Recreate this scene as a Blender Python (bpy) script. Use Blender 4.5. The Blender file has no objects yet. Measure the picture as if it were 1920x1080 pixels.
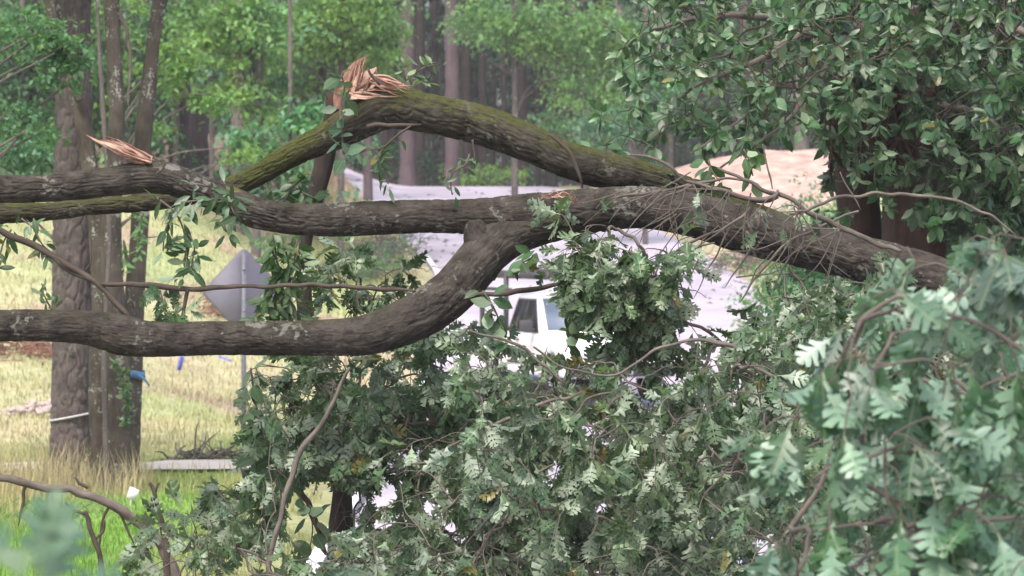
import bpy, math, random
import numpy as np
from mathutils import Vector, Matrix

random.seed(11)
RNG = np.random.default_rng(11)
S = bpy.context.scene
COL = S.collection
R = math.radians

# ------------------------------------------------------------------ camera
FPX, HZ, CH = 6857.0, 444.0, 2.7          # focal length in photo pixels, horizon row, camera height
cd = bpy.data.cameras.new('camera')
cam = bpy.data.objects.new('camera', cd)
COL.objects.link(cam)
cam.location = (0, 0, CH)
cam.rotation_euler = (R(90), 0, 0)
cd.sensor_width = 36.0
cd.lens = 36.0 * FPX / 1920.0
cd.shift_y = -(540 - HZ) / 1920.0
cd.clip_start = 0.5
cd.clip_end = 1500
cd.dof.use_dof = True
cd.dof.focus_distance = 19.8
cd.dof.aperture_fstop = 7.4
S.camera = cam

# ------------------------------------------------------------------ world, sun, exposure
W = bpy.data.worlds.new('World')
S.world = W
W.use_nodes = True
wn = W.node_tree.nodes
bg = wn['Background']
sky = wn.new('ShaderNodeTexSky')
sky.sky_type = 'NISHITA'
sky.sun_disc = False
SUN_EL, SUN_ROT = R(58), R(200)
sky.sun_elevation = SUN_EL
sky.sun_rotation = SUN_ROT
sky.air_density = 1.0
sky.dust_density = 6.0
sky.ozone_density = 1.0
W.node_tree.links.new(sky.outputs[0], bg.inputs[0])
bg.inputs[1].default_value = 0.15
sl = bpy.data.lights.new('sun', 'SUN')
sl.energy = 1.5
sl.angle = R(25)
sl.color = (1.0, 0.95, 0.88)
sun = bpy.data.objects.new('sun', sl)
COL.objects.link(sun)
sdir = Vector((math.sin(SUN_ROT) * math.cos(SUN_EL), math.cos(SUN_ROT) * math.cos(SUN_EL), math.sin(SUN_EL)))
sun.rotation_euler = sdir.to_track_quat('Z', 'Y').to_euler()
sun.location = sdir * 100
S.view_settings.view_transform = 'Standard'
S.view_settings.look = 'None'
S.view_settings.gamma = 1.0
S.view_settings.use_curve_mapping = False
S.view_settings.exposure = 0.95
S.cycles.max_bounces = 7
S.cycles.diffuse_bounces = 3
S.cycles.glossy_bounces = 2
S.cycles.transmission_bounces = 4
S.cycles.transparent_max_bounces = 4
S.cycles.volume_bounces = 0
S.cycles.use_denoising = True
S.cycles.use_adaptive_sampling = True
S.cycles.adaptive_threshold = 0.02
HAZE = 0.0005

# ------------------------------------------------------------------ helpers
def P(px, py, D):
    """World point seen at photo pixel (px, py) when it stands D metres in front of the camera."""
    return np.array([(px - 960) * D / FPX, D, CH - (py - HZ) * D / FPX])

def vnoise(p, seed=0):
    p = np.asarray(p, dtype=np.float64)
    i = np.floor(p).astype(np.int64)
    f = p - i
    f = f * f * (3 - 2 * f)
    def h(dx, dy, dz):
        n = (i[..., 0] + dx) * 374761393 + (i[..., 1] + dy) * 668265263 + (i[..., 2] + dz) * 2147483647 + seed * 144665
        n = (n ^ (n >> 13)) * 1274126177
        n = n ^ (n >> 16)
        return (n & 0xffff) / 32767.5 - 1.0
    x, y, z = f[..., 0], f[..., 1], f[..., 2]
    def L(a, b, t): return a + (b - a) * t
    return L(L(L(h(0,0,0), h(1,0,0), x), L(h(0,1,0), h(1,1,0), x), y),
             L(L(h(0,0,1), h(1,0,1), x), L(h(0,1,1), h(1,1,1), x), y), z)

def fbm(p, oct=3, seed=0):
    p = np.asarray(p, float)
    a, s, t = 1.0, 0.0, 0.0
    for k in range(oct):
        s = s + a * vnoise(p * 2 ** k, seed + k)
        t += a
        a *= 0.5
    return s / t

def sstep(a, b, x):
    t = np.clip((np.asarray(x, float) - a) / (b - a), 0, 1)
    return t * t * (3 - 2 * t)

def unit(v):
    v = np.asarray(v, float)
    return v / np.maximum(np.linalg.norm(v, axis=-1, keepdims=True), 1e-9)

def make_mesh(name, V, faces, attrs=None, smooth=True, mat=None):
    """faces: list of integer arrays (m, k)."""
    me = bpy.data.meshes.new(name)
    V = np.asarray(V, np.float32)
    faces = [np.asarray(f, np.int32) for f in faces if len(f)]
    me.vertices.add(len(V))
    me.vertices.foreach_set('co', V.ravel())
    loops = np.concatenate([f.ravel() for f in faces])
    tot = np.concatenate([np.full(len(f), f.shape[1], np.int32) for f in faces])
    start = np.concatenate([[0], np.cumsum(tot)[:-1]]).astype(np.int32)
    me.loops.add(len(loops))
    me.loops.foreach_set('vertex_index', loops)
    me.polygons.add(len(tot))
    me.polygons.foreach_set('loop_start', start)
    me.polygons.foreach_set('loop_total', tot)
    if smooth:
        me.polygons.foreach_set('use_smooth', np.ones(len(tot), bool))
    for k, a in (attrs or {}).items():
        a = np.asarray(a, np.float32)
        if a.ndim == 1:
            at = me.attributes.new(k, 'FLOAT', 'POINT')
            at.data.foreach_set('value', a)
        elif a.shape[1] == 3:
            at = me.attributes.new(k, 'FLOAT_VECTOR', 'POINT')
            at.data.foreach_set('vector', a.ravel())
        else:
            at = me.attributes.new(k, 'FLOAT_COLOR', 'POINT')
            at.data.foreach_set('color', a.ravel())
    me.update(calc_edges=True)
    if mat: me.materials.append(mat)
    return me

class Geo:
    def __init__(self):
        self.V, self.F, self.A, self.n = [], {}, {}, 0
    def add(self, V, faces, **attrs):
        V = np.asarray(V, float)
        for f in faces:
            f = np.asarray(f)
            if len(f): self.F.setdefault(f.shape[1], []).append(f + self.n)
        for k, a in attrs.items(): self.A.setdefault(k, []).append(np.asarray(a, float))
        self.V.append(V)
        self.n += len(V)
        return self
    def box(self, c, s, rz=0.0):
        c = np.asarray(c, float); s = np.asarray(s, float) / 2
        v = np.array([[x, y, z] for x in (-1, 1) for y in (-1, 1) for z in (-1, 1)], float) * s
        ca, sa = math.cos(rz), math.sin(rz)
        v = np.stack([v[:, 0] * ca - v[:, 1] * sa, v[:, 0] * sa + v[:, 1] * ca, v[:, 2]], 1) + c
        return self.add(v, [np.array([[0,1,3,2],[4,6,7,5],[0,4,5,1],[2,3,7,6],[0,2,6,4],[1,5,7,3]])])
    def mesh(self, name, mat, smooth=True):
        return make_mesh(name, np.concatenate(self.V), [np.concatenate(f) for f in self.F.values()],
                         {k: np.concatenate(a) for k, a in self.A.items()}, smooth, mat)

def obj(name, me, parent=None, loc=None):
    o = bpy.data.objects.new(name, me)
    COL.objects.link(o)
    if parent is not None:
        o.parent = parent
        if me is not None and loc is None:      # geometry is in world space: undo the parent's transform
            o.matrix_parent_inverse = parent_matrix(parent).inverted()
    if loc is not None: o.location = loc
    return o

def parent_matrix(o):
    m = o.matrix_basis.copy()
    while o.parent is not None:
        m = o.parent.matrix_basis @ o.matrix_parent_inverse @ m if False else (o.parent.matrix_basis @ (o.matrix_parent_inverse @ m))
        o = o.parent
    return m

def tag(o, label=None, cat=None, group=None, kind=None):
    for k, v in (('label', label), ('category', cat), ('group', group), ('kind', kind)):
        if v: o[k] = v
    return o

def thing(name, label, cat, loc, group=None, rz=0.0):
    o = bpy.data.objects.new(name, None)
    COL.objects.link(o)
    o.empty_display_size = 0.2
    o.location = loc
    o.rotation_euler = (0, 0, rz)
    return tag(o, label, cat, group)

# ---- curves and tubes
def catmull(pts, step):
    pts = np.asarray(pts, float)
    if len(pts) < 3:
        n = max(2, int(np.linalg.norm(pts[-1, :3] - pts[0, :3]) / step) + 1)
        t = np.linspace(0, 1, n)[:, None]
        return pts[0] * (1 - t) + pts[-1] * t
    q = np.vstack([2 * pts[0] - pts[1], pts, 2 * pts[-1] - pts[-2]])
    out = []
    for i in range(1, len(q) - 2):
        n = max(2, int(np.linalg.norm(q[i + 1, :3] - q[i, :3]) / step) + 1)
        t = np.linspace(0, 1, n, endpoint=False)[:, None]
        a, b, c, d = q[i - 1], q[i], q[i + 1], q[i + 2]
        out.append(0.5 * ((2 * b) + (c - a) * t + (2 * a - 5 * b + 4 * c - d) * t ** 2 + (3 * b - a - 3 * c + d) * t ** 3))
    out.append(pts[-1:])
    o = np.vstack(out)
    o[:, 3] = np.maximum(o[:, 3], 1e-4)
    return o

def tube(path, nseg=8, step=0.05, disp=None, cap=True):
    """path rows are x, y, z, radius. Returns V, faces, bc (bark coordinate per vertex)."""
    c = catmull(path, step)
    p, r = c[:, :3], c[:, 3]
    t = unit(np.gradient(p, axis=0))
    s = np.concatenate([[0], np.cumsum(np.linalg.norm(np.diff(p, axis=0), axis=1))])
    u = np.zeros_like(p)
    ref = np.array([0, 0, 1.0]) if abs(t[0][2]) < 0.8 else np.array([0, 1.0, 0])
    u0 = ref - t[0] * np.dot(ref, t[0])
    u[0] = u0 / np.linalg.norm(u0)
    for i in range(1, len(p)):
        v = u[i - 1] - t[i] * np.dot(u[i - 1], t[i])
        u[i] = v / np.linalg.norm(v)
    w = np.cross(t, u)
    th = np.linspace(0, 2 * math.pi, nseg, endpoint=False)
    ct, st = np.cos(th)[None, :, None], np.sin(th)[None, :, None]
    nrm = u[:, None] * ct + w[:, None] * st
    bc = np.stack([np.broadcast_to(np.cos(th)[None] * r[:, None], (len(p), nseg)),
                   np.broadcast_to(np.sin(th)[None] * r[:, None], (len(p), nseg)),
                   np.broadcast_to(s[:, None], (len(p), nseg))], -1)
    rr = np.broadcast_to(r[:, None], (len(p), nseg))
    if disp is not None:
        rr = rr + disp(bc, rr, th, s)
    V = p[:, None] + nrm * rr[..., None]
    n, m = len(p), nseg
    i = np.arange(n - 1)[:, None] * m
    j = np.arange(m)[None]
    k = (j + 1) % m
    F = np.stack([i + j, i + k, i + m + k, i + m + j], -1).reshape(-1, 4)
    V = V.reshape(-1, 3)
    bc = bc.reshape(-1, 3)
    faces = [F]
    if cap:
        V = np.vstack([V, p[0], p[-1]])
        bc = np.vstack([bc, [[0, 0, s[0]]], [[0, 0, s[-1]]]])
        jj = np.arange(m); kk = (jj + 1) % m
        faces.append(np.concatenate([np.stack([kk, jj, np.full(m, n * m)], 1),
                                     np.stack([(n - 1) * m + jj, (n - 1) * m + kk, np.full(m, n * m + 1)], 1)]))
    return V, faces, bc

def pxpath(pts, D):
    """[(px, py, radius_px[, D])] -> rows of x, y, z, r."""
    out = []
    for q in pts:
        d = q[3] if len(q) > 3 else D
        a = P(q[0], q[1], d)
        out.append([a[0], a[1], a[2], q[2] * d / FPX])
    return np.array(out)

# ------------------------------------------------------------------ materials
def new_mat(name):
    m = bpy.data.materials.new(name)
    m.use_nodes = True
    nt = m.node_tree
    for n in list(nt.nodes): nt.nodes.remove(n)
    out = nt.nodes.new('ShaderNodeOutputMaterial')
    return m, nt, out

def N(nt, typ, **kw):
    n = nt.nodes.new(typ)
    for k, v in kw.items():
        if k.startswith('i_'):
            n.inputs[k[2:].replace('_', ' ')].default_value = v
        else:
            setattr(n, k, v)
    return n

def ramp(nt, fac, stops):
    r = nt.nodes.new('ShaderNodeValToRGB')
    while len(r.color_ramp.elements) < len(stops): r.color_ramp.elements.new(0.5)
    for e, (p, c) in zip(r.color_ramp.elements, stops):
        e.position = p
        e.color = (c[0], c[1], c[2], 1)
    nt.links.new(fac, r.inputs[0])
    return r.outputs[0]

def simple_mat(name, color, rough=0.6, metal=0.0, var=0.15, scale=8.0, bump=0.0, spec=0.5):
    m, nt, out = new_mat(name)
    L = nt.links.new
    tc = N(nt, 'ShaderNodeTexCoord')
    no = N(nt, 'ShaderNodeTexNoise', i_Scale=scale, i_Detail=5.0)
    L(tc.outputs['Object'], no.inputs['Vector'])
    c0 = [c * (1 - var) for c in color]; c1 = [min(1, c * (1 + var)) for c in color]
    col = ramp(nt, no.outputs[0], [(0.3, c0), (0.7, c1)])
    b = N(nt, 'ShaderNodeBsdfPrincipled', i_Roughness=rough, i_Metallic=metal)
    b.inputs['Specular IOR Level'].default_value = spec
    L(col, b.inputs['Base Color'])
    if bump:
        bp = N(nt, 'ShaderNodeBump', i_Strength=bump, i_Distance=0.01)
        L(no.outputs[0], bp.inputs['Height'])
        L(bp.outputs[0], b.inputs['Normal'])
    L(b.outputs[0], out.inputs[0])
    return m

def leaf_mat(name, front, back, var=0.35, spec=0.4, rough=0.45, transl=0.3, tcol=None, hue=0.02, yellow=0.0, veins=0.0, patch=1.1):
    m, nt, out = new_mat(name)
    L = nt.links.new
    at = N(nt, 'ShaderNodeAttribute', attribute_name='rnd')
    oi = N(nt, 'ShaderNodeObjectInfo')
    ad = N(nt, 'ShaderNodeMath', operation='ADD'); L(at.outputs['Fac'], ad.inputs[0]); L(oi.outputs['Random'], ad.inputs[1])
    fr = N(nt, 'ShaderNodeMath', operation='FRACT'); L(ad.outputs[0], fr.inputs[0])
    mul = N(nt, 'ShaderNodeMath', operation='MULTIPLY', ); mul.inputs[1].default_value = 7.31; L(fr.outputs[0], mul.inputs[0])
    fr2 = N(nt, 'ShaderNodeMath', operation='FRACT'); L(mul.outputs[0], fr2.inputs[0])
    ge = N(nt, 'ShaderNodeNewGeometry')
    mx = N(nt, 'ShaderNodeMix', data_type='RGBA')
    mx.inputs[6].default_value = (*front, 1); mx.inputs[7].default_value = (*back, 1)
    L(ge.outputs['Backfacing'], mx.inputs[0])
    hs = N(nt, 'ShaderNodeHueSaturation')
    mr = N(nt, 'ShaderNodeMapRange'); mr.inputs[3].default_value = 1 - var; mr.inputs[4].default_value = 1 + var
    L(fr.outputs[0], mr.inputs[0]); L(mr.outputs[0], hs.inputs['Value'])
    mh = N(nt, 'ShaderNodeMapRange'); mh.inputs[3].default_value = 0.5 - hue; mh.inputs[4].default_value = 0.5 + hue
    L(fr2.outputs[0], mh.inputs[0]); L(mh.outputs[0], hs.inputs['Hue'])
    L(mx.outputs[2], hs.inputs['Color'])
    col = hs.outputs[0]
    # branch to branch differences of tone
    nb = N(nt, 'ShaderNodeTexNoise', i_Scale=patch, i_Detail=2.0); L(ge.outputs['Position'], nb.inputs['Vector'])
    h2 = N(nt, 'ShaderNodeHueSaturation')
    m5 = N(nt, 'ShaderNodeMapRange'); m5.inputs[1].default_value = 0.3; m5.inputs[2].default_value = 0.7; m5.inputs[3].default_value = 0.465; m5.inputs[4].default_value = 0.525
    L(nb.outputs[0], m5.inputs[0]); L(m5.outputs[0], h2.inputs['Hue'])
    m6 = N(nt, 'ShaderNodeMapRange'); m6.inputs[1].default_value = 0.3; m6.inputs[2].default_value = 0.7; m6.inputs[3].default_value = 1.2; m6.inputs[4].default_value = 0.85
    L(nb.outputs[0], m6.inputs[0]); L(m6.outputs[0], h2.inputs['Saturation']); L(col, h2.inputs['Color']); col = h2.outputs[0]
    if veins > 0:
        al = N(nt, 'ShaderNodeAttribute', attribute_name='lxy')
        sp = N(nt, 'ShaderNodeSeparateXYZ'); L(al.outputs['Vector'], sp.inputs[0])
        ay = N(nt, 'ShaderNodeMath', operation='ABSOLUTE'); L(sp.outputs[1], ay.inputs[0])
        mid = N(nt, 'ShaderNodeMapRange'); mid.inputs[1].default_value = 0.008; mid.inputs[2].default_value = 0.020; mid.inputs[3].default_value = 1; mid.inputs[4].default_value = 0
        L(ay.outputs[0], mid.inputs[0])
        ph = N(nt, 'ShaderNodeMath', operation='MULTIPLY_ADD'); ph.inputs[1].default_value = -0.75; L(ay.outputs[0], ph.inputs[0]); L(sp.outputs[0], ph.inputs[2])
        sc = N(nt, 'ShaderNodeMath', operation='MULTIPLY'); sc.inputs[1].default_value = 5.2; L(ph.outputs[0], sc.inputs[0])
        pp_ = N(nt, 'ShaderNodeMath', operation='PINGPONG'); pp_.inputs[1].default_value = 0.5; L(sc.outputs[0], pp_.inputs[0])
        sv = N(nt, 'ShaderNodeMapRange'); sv.inputs[1].default_value = 0.02; sv.inputs[2].default_value = 0.06; sv.inputs[3].default_value = 0.6; sv.inputs[4].default_value = 0
        L(pp_.outputs[0], sv.inputs[0])
        vm = N(nt, 'ShaderNodeMath', operation='MAXIMUM'); L(mid.outputs[0], vm.inputs[0]); L(sv.outputs[0], vm.inputs[1])
        vs = N(nt, 'ShaderNodeMath', operation='MULTIPLY'); vs.inputs[1].default_value = veins; L(vm.outputs[0], vs.inputs[0])
        m7 = N(nt, 'ShaderNodeMix', data_type='RGBA'); m7.inputs[7].default_value = (0.24, 0.29, 0.16, 1)
        L(vs.outputs[0], m7.inputs[0]); L(col, m7.inputs[6]); col = m7.outputs[2]
    if yellow > 0:
        gt = N(nt, 'ShaderNodeMath', operation='GREATER_THAN'); gt.inputs[1].default_value = 1 - yellow
        L(fr2.outputs[0], gt.inputs[0])
        m2 = N(nt, 'ShaderNodeMix', data_type='RGBA'); m2.inputs[7].default_value = (0.17, 0.155, 0.05, 1)
        L(gt.outputs[0], m2.inputs[0]); L(col, m2.inputs[6]); col = m2.outputs[2]
    b = N(nt, 'ShaderNodeBsdfPrincipled', i_Roughness=rough)
    b.inputs['Specular IOR Level'].default_value = spec
    L(col, b.inputs['Base Color'])
    tr = N(nt, 'ShaderNodeBsdfTranslucent')
    tm = N(nt, 'ShaderNodeMix', data_type='RGBA', blend_type='MULTIPLY'); tm.inputs[0].default_value = 1
    tm.inputs[7].default_value = (*(tcol or (1.2, 1.5, 0.5)), 1)
    L(col, tm.inputs[6]); L(tm.outputs[2], tr.inputs[0])
    ms = N(nt, 'ShaderNodeMixShader'); ms.inputs[0].default_value = transl
    L(b.outputs[0], ms.inputs[1]); L(tr.outputs[0], ms.inputs[2])
    L(ms.outputs[0], out.inputs[0])
    return m

def bark_mat(name, dark, light, scale=30.0, stretch=0.2, moss=0.0, mosscol=(0.09, 0.11, 0.015), lichen=0.0, bump=0.6, mlow=0.2, mhigh=0.9):
    m, nt, out = new_mat(name)
    L = nt.links.new
    at = N(nt, 'ShaderNodeAttribute', attribute_name='bc')
    mp = N(nt, 'ShaderNodeMapping'); mp.inputs['Scale'].default_value = (1, 1, stretch)
    L(at.outputs['Vector'], mp.inputs[0])
    n1 = N(nt, 'ShaderNodeTexNoise', i_Scale=scale, i_Detail=6.0, i_Roughness=0.65)
    L(mp.outputs[0], n1.inputs['Vector'])
    n2 = N(nt, 'ShaderNodeTexNoise', i_Scale=scale * 0.12, i_Detail=4.0)
    L(at.outputs['Vector'], n2.inputs['Vector'])
    mixn = N(nt, 'ShaderNodeMath', operation='MULTIPLY_ADD'); mixn.inputs[1].default_value = 0.6
    L(n2.outputs[0], mixn.inputs[0])
    m3 = N(nt, 'ShaderNodeMath', operation='MULTIPLY'); m3.inputs[1].default_value = 0.5
    L(n1.outputs[0], m3.inputs[0]); L(m3.outputs[0], mixn.inputs[2])
    col = ramp(nt, mixn.outputs[0], [(0.38, dark), (0.72, light)])
    if lichen > 0:
        v = N(nt, 'ShaderNodeTexNoise', i_Scale=38.0, i_Detail=3.0); L(at.outputs['Vector'], v.inputs['Vector'])
        v2 = N(nt, 'ShaderNodeTexNoise', i_Scale=5.0, i_Detail=2.0); L(at.outputs['Vector'], v2.inputs['Vector'])
        aa = N(nt, 'ShaderNodeMath', operation='MULTIPLY_ADD'); aa.inputs[1].default_value = 1.3
        L(v2.outputs[0], aa.inputs[0]); L(v.outputs[0], aa.inputs[2])
        mr = N(nt, 'ShaderNodeMapRange'); mr.inputs[1].default_value = 1.33; mr.inputs[2].default_value = 1.42
        mr.inputs[4].default_value = lichen
        L(aa.outputs[0], mr.inputs[0])
        mx = N(nt, 'ShaderNodeMix', data_type='RGBA'); mx.inputs[7].default_value = (0.34, 0.36, 0.32, 1)
        L(mr.outputs[0], mx.inputs[0]); L(col, mx.inputs[6]); col = mx.outputs[2]
    if moss > 0:
        ge = N(nt, 'ShaderNodeNewGeometry')
        sx = N(nt, 'ShaderNodeSeparateXYZ'); L(ge.outputs['Normal'], sx.inputs[0])
        n4 = N(nt, 'ShaderNodeTexNoise', i_Scale=7.0, i_Detail=6.0, i_Roughness=0.7); L(at.outputs['Vector'], n4.inputs['Vector'])
        a = N(nt, 'ShaderNodeMath', operation='MULTIPLY_ADD'); a.inputs[1].default_value = 0.45
        L(sx.outputs[2], a.inputs[0]); L(n4.outputs[0], a.inputs[2])
        am = N(nt, 'ShaderNodeAttribute', attribute_name='moss')
        a2 = N(nt, 'ShaderNodeMath', operation='ADD'); L(a.outputs[0], a2.inputs[0]); L(am.outputs['Fac'], a2.inputs[1])
        mr = N(nt, 'ShaderNodeMapRange'); mr.inputs[1].default_value = 0.62; mr.inputs[2].default_value = 0.95; mr.inputs[4].default_value = moss
        L(a2.outputs[0], mr.inputs[0])
        mc = ramp(nt, n1.outputs[0], [(0.3, [c * 0.55 for c in mosscol]), (0.75, [c * 1.35 for c in mosscol])])
        mx = N(nt, 'ShaderNodeMix', data_type='RGBA')
        L(mr.outputs[0], mx.inputs[0]); L(col, mx.inputs[6]); L(mc, mx.inputs[7]); col = mx.outputs[2]
    b = N(nt, 'ShaderNodeBsdfPrincipled', i_Roughness=0.85)
    b.inputs['Specular IOR Level'].default_value = 0.25
    L(col, b.inputs['Base Color'])
    bp = N(nt, 'ShaderNodeBump', i_Strength=bump, i_Distance=0.012)
    L(n1.outputs[0], bp.inputs['Height']); L(bp.outputs[0], b.inputs['Normal'])
    L(b.outputs[0], out.inputs[0])
    return m

def attr_col_mat(name, rough=0.7, transl=0.0):
    m, nt, out = new_mat(name)
    at = N(nt, 'ShaderNodeAttribute', attribute_name='col')
    b = N(nt, 'ShaderNodeBsdfPrincipled', i_Roughness=rough)
    b.inputs['Specular IOR Level'].default_value = 0.2
    nt.links.new(at.outputs['Color'], b.inputs['Base Color'])
    if transl:
        tr = N(nt, 'ShaderNodeBsdfTranslucent'); nt.links.new(at.outputs['Color'], tr.inputs[0])
        ms = N(nt, 'ShaderNodeMixShader'); ms.inputs[0].default_value = transl
        nt.links.new(b.outputs[0], ms.inputs[1]); nt.links.new(tr.outputs[0], ms.inputs[2]); nt.links.new(ms.outputs[0], out.inputs[0])
    else:
        nt.links.new(b.outputs[0], out.inputs[0])
    return m

M = {}
M['oak'] = leaf_mat('oak_leaf', (0.064, 0.118, 0.058), (0.19, 0.25, 0.18), var=0.45, spec=0.65, rough=0.40, transl=0.2, yellow=0.025, veins=0.35)
M['oak_near'] = leaf_mat('near_oak_leaf', (0.066, 0.135, 0.088), (0.165, 0.26, 0.205), var=0.45, spec=0.6, rough=0.38, transl=0.25, yellow=0.0, veins=0.45, patch=2.5)
M['vine'] = leaf_mat('vine_leaf', (0.055, 0.12, 0.050), (0.19, 0.27, 0.175), var=0.38, spec=0.55, rough=0.4, transl=0.28, yellow=0.02, veins=0.4)
M['vine_dark'] = leaf_mat('ivy_leaf', (0.046, 0.114, 0.051), (0.14, 0.215, 0.135), var=0.45, spec=0.6, rough=0.38, transl=0.22, yellow=0.01, veins=0.3)
M['ivy_shaded'] = leaf_mat('shaded_ivy_leaf', (0.022, 0.056, 0.027), (0.06, 0.10, 0.06), var=0.45, spec=0.5, rough=0.4, transl=0.15, veins=0.2)  # darker ivy for the inner foliage, its shade put into the leaf colour
M['bg_a'] = leaf_mat('bright_leaf', (0.140, 0.270, 0.092), (0.18, 0.295, 0.13), var=0.35, spec=0.3, rough=0.5, transl=0.33, patch=0.4)
M['bg_b'] = leaf_mat('mid_leaf', (0.085, 0.192, 0.088), (0.125, 0.23, 0.13), var=0.35, spec=0.3, rough=0.5, transl=0.3, patch=0.4)
M['bg_c'] = leaf_mat('cool_leaf', (0.10, 0.225, 0.13), (0.16, 0.285, 0.195), var=0.35, spec=0.35, rough=0.45, transl=0.28, patch=0.4)
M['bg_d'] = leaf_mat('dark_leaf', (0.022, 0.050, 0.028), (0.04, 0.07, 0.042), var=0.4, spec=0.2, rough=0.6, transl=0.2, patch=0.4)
M['bark'] = bark_mat('oak_bark', (0.011, 0.0092, 0.008), (0.086, 0.075, 0.066), 95, 0.35, moss=0.5, mosscol=(0.042, 0.048, 0.012), lichen=0.35, bump=1.0)
M['bark_moss'] = bark_mat('mossy_bark', (0.011, 0.0098, 0.0078), (0.080, 0.070, 0.058), 95, 0.35, moss=0.85, mosscol=(0.062, 0.072, 0.013), lichen=0.25, bump=1.0)
M['twig'] = bark_mat('twig_bark', (0.055, 0.046, 0.039), (0.20, 0.175, 0.155), 40, 0.2, bump=0.2)
M['twig_dark'] = bark_mat('dark_twig_bark', (0.035, 0.027, 0.022), (0.11, 0.09, 0.075), 40, 0.2, bump=0.2)
M['pine'] = bark_mat('pine_bark', (0.055, 0.044, 0.043), (0.165, 0.135, 0.132), 30, 0.4, lichen=0.2, bump=1.0)
M['slim'] = bark_mat('slim_tree_bark', (0.035, 0.028, 0.023), (0.125, 0.105, 0.088), 26, 0.3, moss=0.5, lichen=0.8)
M['far_bark'] = bark_mat('far_pine_bark', (0.062, 0.044, 0.049), (0.135, 0.10, 0.108), 12, 0.3, bump=0.3)
M['grey_bark'] = bark_mat('grey_trunk_bark', (0.065, 0.055, 0.054), (0.17, 0.145, 0.138), 12, 0.3, bump=0.3, lichen=0.5)
M['dark_bark'] = bark_mat('dark_trunk_bark', (0.014, 0.011, 0.010), (0.05, 0.038, 0.032), 45, 0.2)
M['red_bark'] = bark_mat('reddish_trunk_bark', (0.028, 0.018, 0.016), (0.095, 0.058, 0.048), 24, 0.15, bump=1.0)
M['wood'] = bark_mat('torn_wood', (0.34, 0.19, 0.135), (0.66, 0.47, 0.38), 110, 0.05, bump=0.8)
M['wood_red'] = bark_mat('torn_red_wood', (0.13, 0.06, 0.045), (0.38, 0.21, 0.165), 110, 0.05, bump=0.8)
M['grass'] = attr_col_mat('grass_blade', 0.6, 0.25)
M['white_paint'] = simple_mat('white_vehicle_paint', (0.80, 0.80, 0.82), 0.25, var=0.03)
M['glass'] = simple_mat('dark_window_glass', (0.022, 0.023, 0.027), 0.18, var=0.1, spec=0.15)
M['windscreen'] = simple_mat('windscreen_glass', (0.13, 0.17, 0.24), 0.06, var=0.1, spec=0.7)
M['black_steel'] = simple_mat('dark_grey_steel', (0.05, 0.05, 0.06), 0.6, var=0.15)
M['rubber'] = simple_mat('tyre_rubber', (0.03, 0.03, 0.03), 0.8)
M['chrome'] = simple_mat('bright_metal', (0.55, 0.55, 0.57), 0.3, metal=0.8, var=0.05)
M['lamp'] = simple_mat('headlight_lens', (0.75, 0.76, 0.78), 0.1, var=0.05)
M['sign_back'] = simple_mat('bare_aluminium_sign_back', (0.27, 0.255, 0.31), 0.5, metal=0.15, var=0.06, scale=3)
M['post'] = simple_mat('galvanised_post', (0.27, 0.27, 0.31), 0.5, metal=0.2, var=0.15, scale=20)
M['card'] = simple_mat('white_card', (0.78, 0.76, 0.84), 0.6, var=0.02)
M['blue'] = simple_mat('blue_paint', (0.10, 0.14, 0.62), 0.6, var=0.2)
M['blue_tape'] = simple_mat('blue_tape', (0.10, 0.22, 0.40), 0.6, var=0.2)
M['string'] = simple_mat('pale_string', (0.55, 0.53, 0.55), 0.8, var=0.1)
M['rubble'] = simple_mat('pale_rubble', (0.42, 0.34, 0.32), 0.9, var=0.3, scale=6, bump=0.5)
M['clay'] = simple_mat('pink_clay', (0.45, 0.30, 0.26), 0.9, var=0.38, scale=2.2, bump=0.6)
M['path'] = simple_mat('pale_concrete', (0.48, 0.43, 0.39), 0.8, var=0.12, scale=2)
M['paint_line'] = simple_mat('worn_white_line', (0.66, 0.63, 0.70), 0.6, var=0.12, scale=3)

# ------------------------------------------------------------------ terrain
def road_mid(Y):
    Y = np.asarray(Y, float)
    return 2.0 - 3.9 * (np.clip(Y - 85, 0, None) / 35.0) ** 1.3

def height(x, Y, rough=True):
    x = np.asarray(x, float); Y = np.asarray(Y, float)
    s = Y - 64.5
    ramp_ = 0.5 * (s + np.sqrt(s * s + 12)) * 0.080
    e = Y - 120.0
    ramp_ -= 0.5 * (e + np.sqrt(e * e + 8)) * 0.076
    bank = 1.75 * sstep(-3.4, -9.0, x) * sstep(46, 86, Y)
    right = 1.1 * sstep(6.5, 12, x) * sstep(60, 100, Y)
    mound = 1.1 * np.exp(-((x - 7.0) / 3.0) ** 2 - ((Y - 113) / 6.0) ** 2)
    z = ramp_ + bank + right + mound - 0.05 - 0.30 * np.exp(-((Y - 61.5) / 7.0) ** 2) * sstep(-7, -3, x)
    if rough:
        p = np.stack([x * 0.55, Y * 0.4, np.zeros_like(x)], -1)
        off = sstep(4.0, 5.0, np.abs(x - road_mid(Y)))
        z = z + fbm(p, 3, 5) * 0.12 * off
    return z

def axis(*segs):
    out = []
    for a, b, s in segs: out.append(np.arange(a, b, s))
    return np.concatenate(out)

def straw_mix(x, Y):
    """0 = fresh green, 1 = straw."""
    n = fbm(np.stack([x * 0.35, Y * 0.16, x * 0], -1), 4, 21)
    base = sstep(36, 48, Y) * 0.50
    top = sstep(62, 78, Y) * 0.42
    return np.clip(base - top + n * 0.75 + 0.05 - 0.25 * sstep(41, 36, Y), 0, 1)

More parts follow.
